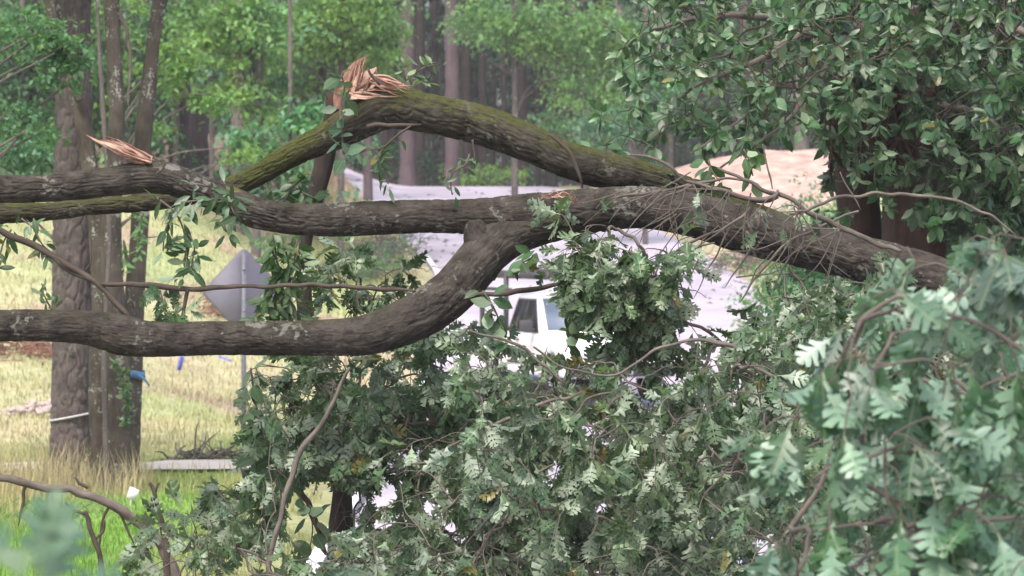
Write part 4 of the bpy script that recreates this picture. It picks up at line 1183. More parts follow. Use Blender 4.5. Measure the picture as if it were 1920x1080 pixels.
pine = thing('pine_tree', 'thick pine with plated grey brown bark tied with a pale string', 'tree', (*P(133, 444, 40.5)[:2], 0.0))
pp = pxpath([(133, 905, 46), (133, 870, 40), (134, 760, 37.5), (135, 600, 37.5), (137, 420, 36.5), (138, 200, 34), (138, 0, 32), (138, -500, 28), (138, -1300, 18), (138, -1900, 6)], 40.5)
v, f, bc = tube(pp, 96, 0.022, plate_disp((0.065, 0.22), 0.024, 3))
obj('trunk', make_mesh('trunk', v, f, {'bc': bc}, True, M['pine']), pine)
L, cs = crown_leaves([(P(138, -1100, 40.5), (2.6, 2.6, 1.6), 40), (P(138, -1600, 40.5), (1.8, 1.8, 2.0), 40)], (0.16, 0.26), TINY, flat=0.7, per=30)
merged('crown', L, TINY, M['bg_b'], pine)
slims = [('slanting slim tree leaning left in front of the plated pine', [(188, 930, 20), (187, 850, 17), (185, 700, 18), (190, 560, 20), (184, 430, 19), (170, 330, 17), (158, 240, 16), (138, 160, 15), (120, 90, 14), (100, 20, 13), (60, -150, 11), (-20, -700, 5)], 39.6),
         ('brown slim tree with a pale streaked edge between the left trees', [(226, 945, 32), (224, 880, 25), (222, 780, 23), (217, 640, 22), (208, 470, 20), (215, 330, 17), (220, 220, 16), (215, 120, 15), (209, 0, 15), (205, -300, 13), (190, -900, 5)], 39.3),
         ('dark slim tree rightmost of the left trees, forking at the top edge', [(240, 935, 20), (246, 830, 15), (250, 700, 16), (253, 560, 19), (262, 420, 18), (266, 300, 17), (276, 180, 16), (288, 80, 14), (303, -10, 13), (345, -150, 9), (420, -700, 4)], 39.9)]
for k, (lab, pts, D) in enumerate(slims):
    t = thing('slim_tree', lab, 'tree', (*P(pts[0][0], 444, D)[:2], 0.0))
    v, f, bc = tube(pxpath(pts, D), 44, 0.03, bark_disp(0.012, 16, 0.25, 0.016, 20 + k))
    mo = np.full(len(v), -0.05)
    obj('trunk', make_mesh('trunk', v, f, {'bc': bc, 'moss': mo}, True, M['slim']), t)
    if k == 0: branch([(150, 190, 7), (120, 110, 6), (104, 40, 5), (96, -60, 4)], D - 0.2, M['slim'], t)
    if k == 1: branch([(222, 20, 6), (238, 60, 4), (244, 120, 3), (240, 200, 2)], D, M['twig'], t)
    if k == 2: branch([(300, 10, 8), (320, -20, 7), (345, -80, 6)], D, M['slim'], t); branch([(254, 560, 5), (240, 500, 4), (232, 450, 3)], D, M['twig'], t)
    topx = pts[-1]
    L, cs = crown_leaves([(P(topx[0] + 40, -350, D), (1.8, 2.0, 0.9), 40), (P(topx[0], -640, D), (1.5, 1.5, 1.2), 40)], (0.10, 0.17), TINY, per=26)
    merged('crown', L, TINY, M['bg_b'], t)
thin = thing('slim_tree', 'thin pale lichen covered stem hugging the brown slim tree', 'tree', (*P(199, 444, 39.0)[:2], 0.0))
v, f, bc = tube(pxpath([(199, 935, 8), (198, 850, 7), (197, 760, 6), (196, 680, 6.5), (200, 560, 5), (205, 430, 5), (196, 250, 4.5), (186, 80, 4), (180, -100, 3), (176, -500, 2)], 39.0), 16, 0.03, bark_disp(0.006, 16, 0.25, 0.012, 33))
obj('trunk', make_mesh('trunk', v, f, {'bc': bc, 'moss': np.full(len(v), -0.1)}, True, M['grey_bark']), thin)
L, cs = crown_leaves([(P(180, -330, 39), (0.9, 0.9, 0.7), 14)], (0.10, 0.16), TINY, per=20)
merged('crown', L, TINY, M['bg_b'], thin)
vine('green creeper climbing the dark slim tree above the blue tape', [[(235, 790), (240, 750), (235, 710), (225, 690), (215, 675)], [(240, 750), (232, 730)]], 38.9, 6, (0.06, 0.10), tmpl='o')
vine('yellow green creeper on the dark slim tree under the upper limb', [[(258, 480), (262, 440), (262, 405)], [(222, 450), (228, 480), (232, 510)]], 39.3, 6, (0.06, 0.11), tmpl='n', mat='bg_a')

# string round the pine, blue tape round the slim tree
ring = thing('string_loop', 'pale string tied round the thick pine', 'string', tuple(P(133, 780, 40.5)))
c = P(134, 781, 40.5); th = np.linspace(0, 2 * math.pi, 33)
pth = np.array([[c[0] + math.cos(a) * 0.243, c[1] + math.sin(a) * 0.243, c[2] + math.cos(a) * 0.046, 0.012] for a in th])
v, f, bc = tube(pth, 8, 0.03)
obj('cord', make_mesh('cord', v, f, None, True, M['string']), ring)
tape = thing('marking_tape', 'blue tape wrapped round the dark slim tree below the low limb', 'tape', tuple(P(250, 702, 39.9)))
c = P(250, 702, 39.9)
a = np.linspace(0, 2 * math.pi, 25)[:-1]
rr = 0.125 + 0.006 * np.sin(a * 5)
lo = np.stack([c[0] + np.cos(a) * rr, c[1] + np.sin(a) * rr, c[2] - 0.045 + 0.01 * np.sin(a * 3)], 1); hi = lo + [0, 0, 0.085]
inn = (lo - c) * [0.97, 0.97, 1] + c; inh = (hi - c) * [0.97, 0.97, 1] + c
q = np.arange(24); k = (q + 1) % 24
F4 = np.concatenate([np.stack([q, k, k + 24, q + 24], 1), np.stack([q + 48, q + 72, k + 72, k + 48], 1), np.stack([q + 24, k + 24, k + 72, q + 72], 1), np.stack([q, q + 48, k + 48, k], 1)])
obj('band', make_mesh('band', np.vstack([lo, hi, inn, inh]), [F4], None, True, M['blue_tape']), tape)
v, f, bc = tube(pxpath([(258, 704, 2.5), (272, 712, 2.5), (280, 724, 2)], 39.7), 5, 0.03)
obj('tape_tail', make_mesh('tape_tail', v, f, None, True, M['blue_tape']), tape)

# ================================================================== ROAD SIGN seen from behind
sx = P(457, 444, 44)[0]
sign = thing('road_sign', 'grey back of a diamond road sign on a post at the lawn edge', 'road sign', (sx, 44.0, float(height(sx, 44.0))))
hw, hh, rc = 0.52, 0.545, 0.06
zc = P(457, 548, 44)[2]
out = []
for cx, cz, a0 in ((hw - rc * 1.4, 0, 0), (0, hh - rc * 1.4, 90), (-hw + rc * 1.4, 0, 180), (0, -hh + rc * 1.4, 270)):
    for t in np.linspace(-45, 45, 7):
        out.append((cx + rc * math.cos(R(a0 + t)), cz + rc * math.sin(R(a0 + t))))
out = np.array(out); n = len(out)
ya, yb_ = 44.035, 44.039
rot = R(10)
def sgn(x, y, z): return np.stack([sx + x * math.cos(rot), y + x * math.sin(rot), zc + z], -1)
V = np.vstack([sgn(out[:, 0], ya, out[:, 1]), sgn(out[:, 0], yb_, out[:, 1])])
q = np.arange(n); k = (q + 1) % n
obj('panel', make_mesh('panel', V, [np.arange(n)[None], (np.arange(n) + n)[None, ::-1], np.stack([q, q + n, k + n, k], 1)], None, False, M['sign_back']), sign)
gp = Geo()
z0, z1 = float(height(sx, 44.0)) - 0.2, zc + hh - 0.07
for bx, by, w, d in ((0, -0.0, 0.045, 0.006), (-0.025, 0.014, 0.006, 0.034), (0.025, 0.014, 0.006, 0.034)):
    gp.box((sx + bx, 44 + by, (z0 + z1) / 2), (w, d, z1 - z0))
obj('post', gp.mesh('post', M['post'], False), sign)
for zz in (0.28, -0.22):
    gb = Geo(); gb.box((sx, 43.988, zc + zz), (0.022, 0.016, 0.022)); obj('bolt', gb.mesh('bolt', M['chrome'], False), sign)

# small white marker card on a wire stake
cp = P(249, 926, 36.6)
mk = thing('marker_sign', 'small tilted white card on a thin stake at the foot of the slim trees', 'marker sign', (cp[0], cp[1], float(height(cp[0], cp[1]))))
a = R(-22)
c4 = np.array([[-0.05, -0.058], [0.05, -0.058], [0.05, 0.058], [-0.05, 0.058]])
c4 = np.stack([c4[:, 0] * math.cos(a) - c4[:, 1] * math.sin(a), c4[:, 0] * math.sin(a) + c4[:, 1] * math.cos(a)], 1)
V = np.vstack([np.stack([cp[0] + c4[:, 0], np.full(4, cp[1]), cp[2] + c4[:, 1]], 1), np.stack([cp[0] + c4[:, 0], np.full(4, cp[1] + 0.004), cp[2] + c4[:, 1]], 1)])
obj('card', make_mesh('card', V, [np.array([[0, 1, 2, 3], [7, 6, 5, 4], [0, 4, 5, 1], [1, 5, 6, 2], [2, 6, 7, 3], [3, 7, 4, 0]])], None, False, M['card']), mk)
v, f, bc = tube(np.array([[cp[0] - 0.02, cp[1] + 0.008, cp[2] - 0.04, 0.004], [cp[0] - 0.035, cp[1] + 0.01, cp[2] - 0.2, 0.004], [cp[0] - 0.035, cp[1] + 0.01, float(height(cp[0], cp[1])) - 0.05, 0.004]]), 6, 0.05)
obj('stake', make_mesh('stake', v, f, None, True, M['card']), mk)

# blue survey stakes on the bank
def ground_hit(px, py):
    D = 30.0
    while D < 130:
        q = P(px, py, D)
        if q[2] <= height(q[0], q[1]): return q
        D += 0.05
    return q
for lab, (a, b), tip in (('blue painted stake leaning on the bank below the low limb', (334, 702), (341, 668)), ('blue stake lying low on the bank left of the sign post', (402, 668), (432, 678))):
    q = ground_hit(a, b); e = P(*tip, q[1] - 0.1)
    t = thing('survey_stake', lab, 'stake', tuple(q))
    v, f, bc = tube(np.array([[*(q - [0, 0, 0.05]), 0.028], [*((q + e) / 2), 0.028], [*e, 0.026]]), 4, 0.1)
    obj('shaft', make_mesh('shaft', v, f, None, False, M['string']), t)
    m_ = (q * 0.3 + e * 0.7)
    v, f, bc = tube(np.array([[*(q * 0.75 + e * 0.25), 0.036], [*m_, 0.037], [*(e + (e - q) * 0.02), 0.036]]), 4, 0.1)
    obj('painted_tip', make_mesh('painted_tip', v, f, None, False, M['blue']), t)

# rubble and brush heaps on the bank
def rock_mesh(r, seed):
    rg = np.random.default_rng(seed)
    th, ph = np.meshgrid(np.linspace(0, 2 * math.pi, 9)[:-1], np.linspace(0.25, math.pi - 0.25, 4))
    d = np.stack([np.cos(th) * np.sin(ph), np.sin(th) * np.sin(ph), np.cos(ph) * 0.7], -1).reshape(-1, 3)
    d *= rg.uniform(0.75, 1.15, (len(d), 1)) * r
    d = np.vstack([d, [[0, 0, 0.68 * r], [0, 0, -0.68 * r]]])
    j = np.arange(8); k = (j + 1) % 8
    F4 = np.concatenate([np.stack([i * 8 + j, (i + 1) * 8 + j, (i + 1) * 8 + k, i * 8 + k], 1) for i in range(3)])
    F3 = np.concatenate([np.stack([j, k, np.full(8, 32)], 1), np.stack([24 + k, 24 + j, np.full(8, 33)], 1)])
    return make_mesh('stone', d, [F4, F3], None, False, M['rubble'])
RK = [rock_mesh(1.0, i) for i in range(5)]
hp = ground_hit(60, 782)
heap = thing('rubble_heap', 'low heap of pale broken stones on the bank left of the pine', 'rubble heap', tuple(hp))
for i in range(70):
    a, b = random.gauss(0, 26), abs(random.gauss(0, 1))
    q = hp + np.array([random.gauss(-0.05, 0.28), random.gauss(0.4, 0.6), 0])
    q[2] = height(q[0], q[1]) + random.uniform(0, 0.16) * math.exp(-((q[0] - hp[0]) / 0.35) ** 2)
    o = bpy.data.objects.new('stone', RK[i % 5]); COL.objects.link(o); o.parent = heap
    o.location = Vector(q - hp); s_ = random.uniform(0.03, 0.085); o.scale = (s_ * random.uniform(0.8, 1.4), s_, s_ * 0.8); o.rotation_euler = (random.random() * 0.6, random.random() * 0.6, random.random() * 6)

def brush(name, label, c, rad, n, mat, size, leafy=0.5, tw=60, twm='twig'):
    t = thing(name, label, 'brush pile', tuple(c))
    gt = Geo()
    for i in range(tw):
        q = np.asarray(c) + np.array([random.gauss(0, rad[0] * 0.55), random.gauss(0, rad[1] * 0.5), random.uniform(0.0, rad[2])])
        q[2] += float(height(q[0], q[1]) - height(c[0], c[1]))
        d = unit(np.array([random.gauss(0, 1), random.gauss(0, 1), random.gauss(0.1, 0.4)]))
        ln = random.uniform(0.3, 1.0) * min(rad[0], 1.2)
        v, f, bc = tube(np.array([[*q, 0.014], [*(q + d * ln * 0.5 + RNG.normal(size=3) * 0.06), 0.01], [*(q + d * ln), 0.004]]), 5, 0.15, cap=False)
        gt.add(v, f, bc=bc)
    o = obj('sticks', gt.mesh('sticks', M[twm]), t); o['kind'] = 'stuff'
    if n:
        L, cs = crown_leaves([(np.asarray(c) + [0, 0, rad[2] * 0.45], (rad[0], rad[1], rad[2] * 0.6), n)], size, TINY, per=18, clump=0.3)
        o = merged('leaves', L, TINY, M[mat], t); o['kind'] = 'stuff'
    return t
c = ground_hit(400, 868); brush('brush_pile', 'low brown litter of sticks at the foot of the road sign', c, (0.5, 0.5, 0.12), 5, 'bg_d', (0.06, 0.1), tw=80)
c = ground_hit(700, 520); brush('brush_pile', 'heap of broken leafy branches at the left edge of the road', c, (0.95, 3.0, 0.75), 90, 'bg_b', (0.07, 0.13), tw=160)
c = ground_hit(735, 478); brush('brush_pile', 'smaller leafy heap spilling onto the road beyond the first', c, (0.75, 2.5, 0.5), 44, 'bg_c', (0.08, 0.14), tw=90)
c = ground_hit(1400, 505); brush('brush_pile', 'grey twiggy brush along the right edge of the road', c, (0.9, 3.0, 0.4), 14, 'bg_b', (0.06, 0.1), tw=200)
c = ground_hit(60, 668); brush('brush_pile', 'reddish brown brush on the bank at the far left', c, (1.0, 1.0, 0.35), 10, 'bg_d', (0.06, 0.1), tw=200, twm='wood_red')
c = ground_hit(395, 590); brush('brush_pile', 'reddish brush on the bank just left of the road sign', c, (0.35, 0.8, 0.3), 4, 'bg_d', (0.06, 0.1), tw=90, twm='wood_red')
c = ground_hit(490, 650); brush('brush_pile', 'greyish brush behind the post of the road sign', c, (0.7, 1.0, 0.3), 10, 'bg_c', (0.06, 0.1), tw=90)

lt = Leaves()
n_ = 1500
ly = RNG.uniform(40, 119, n_); lx = road_mid(ly) + RNG.uniform(-4, 4, n_) * RNG.uniform(0.3, 1, n_) ** 0.5
keepl = RNG.random(n_) < np.clip(0.18 + 0.9 * sstep(-1.5, -4, lx - road_mid(ly)) + 0.8 * sstep(1.5, 4, lx - road_mid(ly)), 0, 1)
lx, ly = lx[keepl], ly[keepl]; n_ = len(lx)
lt.add(np.stack([lx, ly, height(lx, ly, False) + 0.05], 1), np.stack([RNG.normal(size=n_), RNG.normal(size=n_), RNG.normal(size=n_) * 0.1], 1), np.stack([RNG.normal(size=n_) * 0.3, RNG.normal(size=n_) * 0.3, np.ones(n_)], 1), RNG.uniform(0.10, 0.22, n_), RNG.integers(0, 7, n_))
o = merged('leaf_litter', lt, OAKS, M['oak'])
tag(o, 'torn green leaves strewn over the pale road', 'leaf litter', kind='stuff')

# ================================================================== TRUCK
def build_truck():
    ang = R(17)
    fx = (1165 - 960) * 62 / FPX
    cx, cy = fx - 2.8 * math.sin(ang), 62 + 2.8 * math.cos(ang)
    t = thing('pickup_truck', 'white pickup truck with a dark ladder rack facing the camera behind the fallen oak', 'pickup truck', (cx, cy, float(height(cx, cy, False)) + 0.03), rz=ang)
    def part(name, gg, mat, par=t, smooth=False, bev=0.0):
        o = bpy.data.objects.new(name, gg.mesh(name, mat, smooth)); COL.objects.link(o); o.parent = par
        if bev:
            b = o.modifiers.new('bevel', 'BEVEL'); b.width = bev; b.segments = 3; b.limit_method = 'ANGLE'; b.angle_limit = R(25)
            for p_ in o.data.polygons: p_.use_smooth = True
        return o
    def extrude(prof, hw_, taper=None):
        prof = np.array(prof, float); n = len(prof)
        w = np.full(n, hw_) if taper is None else np.array(taper)
        V = np.vstack([np.stack([-w, prof[:, 0], prof[:, 1]], 1), np.stack([w, prof[:, 0], prof[:, 1]], 1)])
        q = np.arange(n); k = (q + 1) % n
        return Geo().add(V, [q[None], (q + n)[None, ::-1], np.stack([q, q + n, k + n, k], 1)])
    def arch(cy_, r, n=9): return [(cy_ + r * math.cos(a), 0.42 + r * math.sin(a)) for a in np.linspace(math.pi, 0, n)]
    low = [(-2.74, 0.42)] + [(a, b) for a, b in arch(-1.85, 0.43)] + [(a, b) for a, b in arch(1.72, 0.43)] + [(2.78, 0.48)]
    up = [(2.78, 1.12), (0.78, 1.14), (-1.30, 1.13), (-1.9, 1.09), (-2.5, 1.03), (-2.72, 0.95), (-2.78, 0.7)]
    part('body', extrude(low + up, 0.96), M['white_paint'], bev=0.05)
    cab = [(-1.28, 1.12), (-0.52, 1.78), (-0.3, 1.83), (0.5, 1.82), (0.68, 1.74), (0.80, 1.12)]
    part('cab', extrude(cab, 0.9, [0.93, 0.76, 0.74, 0.74, 0.76, 0.93]), M['white_paint'], bev=0.05)
    # windscreen and windows, set just proud of the cab
    def quad(name, pts, mat, off):
        pts = np.array(pts, float); n = unit(np.cross(pts[1] - pts[0], pts[2] - pts[0])); n = n if np.dot(n, off) > 0 else -n
        V = np.vstack([pts + n * 0.003, pts + n * 0.016])
        q = np.arange(4); k = (q + 1) % 4
        return part(name, Geo().add(V, [np.array([[0, 3, 2, 1], [4, 5, 6, 7]]), np.stack([q, k, k + 4, q + 4], 1)]), mat)
    quad('windscreen', [(-0.80, -1.19, 1.2), (0.80, -1.19, 1.2), (0.70, -0.58, 1.73), (-0.70, -0.58, 1.73)], M['windscreen'], np.array([0, -1, 1.0]))
    for sx_ in (-1, 1):
        def sw(y0, z0, y1, z1):
            def xx(z): return sx_ * (0.93 - (z - 1.12) / (1.80 - 1.12) * 0.185)
            return [(xx(z0), y0[0], z0), (xx(z0), y0[1], z0), (xx(z1), y1[1], z1), (xx(z1), y1[0], z1)]
        quad('window_seal', [tuple(np.array(c_) - np.array([sx_ * 0.004, 0, 0])) for c_ in sw((-1.05, 0.74), 1.15, (-0.46, 0.60), 1.73)], M['rubber'], np.array([sx_, 0, 0.2]))
        quad('window', sw((-0.98, -0.12), 1.18, (-0.45, -0.12), 1.70), M['glass'], np.array([sx_, 0, 0.2]))
        quad('window', sw((-0.02, 0.66), 1.18, (-0.02, 0.56), 1.70), M['glass'], np.array([sx_, 0, 0.2]))
        gm = Geo(); gm.box((sx_ * 1.11, -0.92, 1.28), (0.22, 0.10, 0.19)); part('mirror', gm, M['black_steel'], bev=0.02)
        gm = Geo(); gm.box((sx_ * 0.985, -0.9, 1.2), (0.1, 0.05, 0.05)); part('mirror_arm', gm, M['black_steel'])
        gm = Geo(); gm.box((sx_ * 0.74, -2.765, 0.86), (0.34, 0.06, 0.19)); part('headlight', gm, M['lamp'], bev=0.015)
        gm = Geo(); gm.box((sx_ * 0.985, 0.05, 1.02), (0.04, 0.16, 0.03)); part('door_handle', gm, M['black_steel'])
        gm = Geo(); gm.box((sx_ * 0.968, -0.1, 0.62), (0.02, 1.5, 0.05)); part('side_strip', gm, M['black_steel'])
        for wy in (-1.85, 1.72):
            a = np.linspace(0, 2 * math.pi, 25)[:-1]
            prof = [(0.20, -0.12), (0.34, -0.125), (0.375, -0.09), (0.38, 0), (0.375, 0.09), (0.34, 0.125), (0.20, 0.12)]
            V = np.concatenate([np.stack([np.full(24, sx_ * 0.83 + b), wy + np.cos(a) * r, 0.38 + np.sin(a) * r], 1) for r, b in prof])
            q = np.arange(24); k = (q + 1) % 24
            F4 = np.concatenate([np.stack([i * 24 + q, i * 24 + k, (i + 1) * 24 + k, (i + 1) * 24 + q], 1) for i in range(6)])
            wh = part('wheel', Geo().add(V, [F4]), M['rubber'], smooth=True)
            V = np.concatenate([np.stack([np.full(24, sx_ * 0.83 + sx_ * b), wy + np.cos(a) * r, 0.38 + np.sin(a) * r], 1) for r, b in ((0.205, 0.10), (0.19, 0.085), (0.10, 0.06), (0.09, 0.09))])
            F4 = np.concatenate([np.stack([i * 24 + q, i * 24 + k, (i + 1) * 24 + k, (i + 1) * 24 + q], 1) for i in range(3)])
            part('rim', Geo().add(V, [F4, np.arange(72, 96)[None]]), M['chrome'], par=wh)
    gm = Geo(); gm.box((0, -2.775, 0.87), (1.08, 0.05, 0.24))
    gr = part('grille', gm, M['black_steel'], bev=0.015)
    for i in range(3):
        gm = Geo(); gm.box((0, -2.806, 0.80 + 0.07 * i), (1.02, 0.016, 0.022)); part('grille_bar', gm, M['chrome'], par=gr)
    gm = Geo(); gm.box((0, -2.86, 0.56), (1.86, 0.18, 0.22)); part('bumper', gm, M['black_steel'], bev=0.04)
    gm = Geo(); gm.box((0, -2.955, 0.56), (0.32, 0.012, 0.15)); part('number_plate', gm, M['card'])
    rk = Geo()
    rack = part('ladder_rack', Geo().box((0, 1.0, 2.14), (1.66, 0.07, 0.07)), M['black_steel'])
    for yy in (-0.75, 2.5):
        gm = Geo(); gm.box((0, yy, 2.14), (1.66, 0.07, 0.07)); part('cross_bar', gm, M['black_steel'], par=rack)
    for sx_ in (-1, 1):
        gm = Geo(); gm.box((sx_ * 0.86, 0.88, 2.15), (0.07, 4.6, 0.14)); part('side_rail', gm, M['black_steel'], par=rack)
        gm = Geo(); gm.box((sx_ * 0.86, 1.75, 1.88), (0.05, 1.9, 0.06)); part('lower_rail', gm, M['black_steel'], par=rack)
        for yy in (1.02, 2.52):
            gm = Geo(); gm.box((sx_ * 0.88, yy, 1.66), (0.07, 0.09, 1.10)); part('rack_post', gm, M['black_steel'], par=rack)
    gm = Geo(); gm.box((0.18, 1.2, 2.2), (0.32, 3.6, 0.07)); part('ladder', gm, M['black_steel'], par=rack)
    return t
build_truck()

# ================================================================== RIGHT VINE-COVERED TREE
vt = thing('vine_covered_tree', 'reddish trunked tree smothered in broad leaved vines at the upper right', 'tree', (*P(1715, 444, 26.5)[:2], 0.0))
v, f, bc = tube(pxpath([(1640, 1160, 50), (1628, 800, 44), (1615, 450, 36), (1606, 300, 33), (1610, 150, 30), (1640, -50, 26), (1670, -250, 20)], 27.0), 44, 0.03, bark_disp(0.022, 26, 0.22, 0.035, 53))
obj('side_trunk', make_mesh('side_trunk', v, f, {'bc': bc, 'moss': np.full(len(v), -0.4)}, True, M['red_bark']), vt)
v, f, bc = tube(pxpath([(1715, 1160, 75), (1716, 900, 64), (1716, 600, 60), (1716, 420, 56), (1720, 300, 54), (1722, 150, 52), (1715, 0, 50), (1700, -250, 46), (1690, -800, 30), (1690, -1300, 10)], 26.5), 60, 0.03, bark_disp(0.024, 26, 0.22, 0.035, 50))
obj('trunk', make_mesh('trunk', v, f, {'bc': bc, 'moss': np.full(len(v), -0.4)}, True, M['red_bark']), vt)
vb = []
for pts in ([(1700, 120, 16, 26.3), (1600, 60, 12, 25.6), (1480, 40, 9, 25), (1340, 30, 6, 24.5), (1220, 55, 3, 24)], [(1690, 60, 14, 26.3), (1520, 60, 9, 25), (1430, 110, 6, 24.5), (1330, 150, 4, 24.2), (1270, 185, 2.4, 24)],
            [(1640, 30, 10, 26), (1560, 110, 6, 25), (1500, 200, 4.5, 24.4), (1430, 260, 3, 24.2), (1330, 330, 2, 24)], [(1740, 60, 12, 26.3), (1830, 40, 10, 25.5), (1920, 60, 8, 24.6), (2020, 100, 5, 24)], [(1760, 200, 8, 26), (1830, 210, 5, 24.6), (1890, 250, 3, 24.2)],
            [(1450, 150, 3, 24.4), (1380, 230, 2.6, 24.2), (1290, 290, 2, 24)], [(1300, 130, 2, 24), (1400, 85, 2.5, 24.2), (1480, 50, 3, 24.6)], [(1690, -100, 16, 26.4), (1520, -160, 10, 25.4), (1350, -140, 6, 24.6)]):
    branch(pts, 25, M['twig'], vt)
    vb += [P(q[0], q[1], q[3]) for q in pts]
tg, VL = Geo(), Leaves()
regs = [([(1170, 62), (1210, 30), (1190, -60), (1980, -60), (1980, 320), (1820, 300), (1780, 230), (1700, 200), (1620, 190), (1570, 225), (1520, 190), (1430, 250), (1330, 235), (1240, 225), (1270, 190), (1330, 160), (1250, 130), (1180, 110)], 430, 23.2, 26.2, 1.0),
        ([(1100, 240), (1180, 200), (1330, 200), (1400, 250), (1240, 270), (1110, 280)], 14, 24.0, 25.0, 1.0),         ([(1560, 190), (1800, 190), (1800, 400), (1600, 360)], 26, 25.0, 25.9, 1.0),
        ([(1180, -60), (1980, -60), (1980, -420), (1250, -420)], 90, 23.5, 28, 1.0), ([(1550, 180), (1620, 190), (1640, 300), (1600, 330)], 8, 26, 27, 1.0), ([(1760, 280), (1980, 300), (1980, 460), (1780, 440)], 70, 24.5, 27, 1.0)]
T = np.vstack([sample_poly(*a) for a in regs])
dirs = grow_twigs(tg, vb, T, r0=0.0022, rmax=0.012)
spray(VL, tg, T, dirs, per=13, size=(0.065, 0.115), droop=0.35, nvar=3, tw=(0.15, 0.3), face=0.4, updir=0.6, spread=1.0)
o = obj('twigs', tg.mesh('twigs', M['twig_dark']), vt); o['kind'] = 'stuff'
put_leaves(vt, OVATES, 'vo', VL, M['vine_dark'])
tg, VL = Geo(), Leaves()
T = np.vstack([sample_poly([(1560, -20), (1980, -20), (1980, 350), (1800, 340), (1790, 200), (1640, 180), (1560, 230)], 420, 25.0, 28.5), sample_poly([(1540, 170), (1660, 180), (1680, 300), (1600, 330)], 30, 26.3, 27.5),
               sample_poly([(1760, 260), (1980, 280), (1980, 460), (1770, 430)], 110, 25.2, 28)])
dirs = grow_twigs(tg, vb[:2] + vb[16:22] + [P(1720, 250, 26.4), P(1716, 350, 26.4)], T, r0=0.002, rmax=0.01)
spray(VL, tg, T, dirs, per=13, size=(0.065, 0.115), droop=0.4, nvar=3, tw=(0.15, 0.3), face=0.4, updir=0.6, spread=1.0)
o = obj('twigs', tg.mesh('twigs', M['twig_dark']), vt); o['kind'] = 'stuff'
o = merged('leaves', VL, OVATES, M['ivy_shaded'], vt); o['kind'] = 'stuff'
# dead brown vines hanging beside the trunk
for _k in range(26):
    a_ = random.uniform(1535, 1700); b_ = random.uniform(150, 210); l_ = random.uniform(60, 170); w_ = random.uniform(2, 7)
    branch([(a_, b_, w_ * 0.7), (a_ + random.gauss(4, 8), b_ + l_ * 0.4, w_), (a_ + random.gauss(10, 12), b_ + l_ * 0.75, w_ * 0.8), (a_ + random.gauss(18, 14), b_ + l_, w_ * 0.3)], random.uniform(25.7, 26.4), M['red_bark'], vt, name='dead_vine', knob=0.35)
for pts in ([(1560, 170, 10), (1568, 230, 9), (1585, 280, 7), (1605, 330, 4)], [(1575, 160, 6), (1560, 220, 6), (1572, 270, 5), (1598, 300, 3)], [(1545, 190, 5), (1555, 240, 5), (1580, 300, 4)], [(1735, 230, 2.5), (1728, 300, 2.5), (1718, 340, 2)], [(1600, 210, 5), (1610, 260, 4), (1640, 300, 3)]):
    branch(pts, 25.9, M['red_bark'], vt, name='dead_vine', knob=0.35)

def shrub(label, c, rad, n, mat, size, stems=7, per=22, clump=0.3, flat=0.5, name='shrub', cat='shrub', tmpl=TINY, nv=2):
    t = thing(name, label, cat, tuple(c))
    gs = Geo()
    L, cs = crown_leaves([(np.asarray(c) + [0, 0, rad[2] * 0.9], rad, n)], size, tmpl, per=per, clump=clump, flat=flat, nv=nv)
    for q in cs[RNG.choice(len(cs), min(len(cs), stems * 3), replace=False)]:
        m_ = (np.asarray(c) + q) / 2 + RNG.normal(size=3) * 0.1 * rad[0]
        v, f, bc = tube(np.array([[*c, 0.02], [*m_, 0.013], [*q, 0.005]]), 5, 0.15, cap=False)
        gs.add(v, f, bc=bc)
    obj('stems', gs.mesh('stems', M['twig']), t)
    o = merged('foliage', L, tmpl, M[mat], t)
    return t
def gz(px, D): x = (px - 960) * D / FPX; return np.array([x, D, float(height(x, D))])
shrub('pale green shrub below the vine covered tree, left of its trunk', gz(1540, 25.2), (0.42, 0.6, 1.5), 320, 'bg_c', (0.05, 0.09), clump=0.2)
shrub('dark green shrub at the foot of the vine covered trunk', gz(1690, 25.6), (0.75, 0.5, 1.32), 240, 'vine_dark', (0.06, 0.10), clump=0.2)
shrub('tall leafy shrub at the right edge behind the near bough', gz(1880, 27), (0.8, 0.8, 1.55), 300, 'vine_dark', (0.07, 0.11), clump=0.22)
shrub('bright shrub between the clay bank and the vine covered tree', gz(1470, 62), (0.8, 1.5, 1.7), 160, 'bg_a', (0.08, 0.13), clump=0.35)
shrub('grey green shrub right of the road past the truck', gz(1540, 75), (1.3, 2.2, 1.7), 200, 'bg_c', (0.08, 0.14), clump=0.4)
shrub('dense shrub far right of the road behind the near bough', gz(1800, 50), (2.0, 2.0, 1.9), 300, 'bg_b', (0.08, 0.13), clump=0.4)

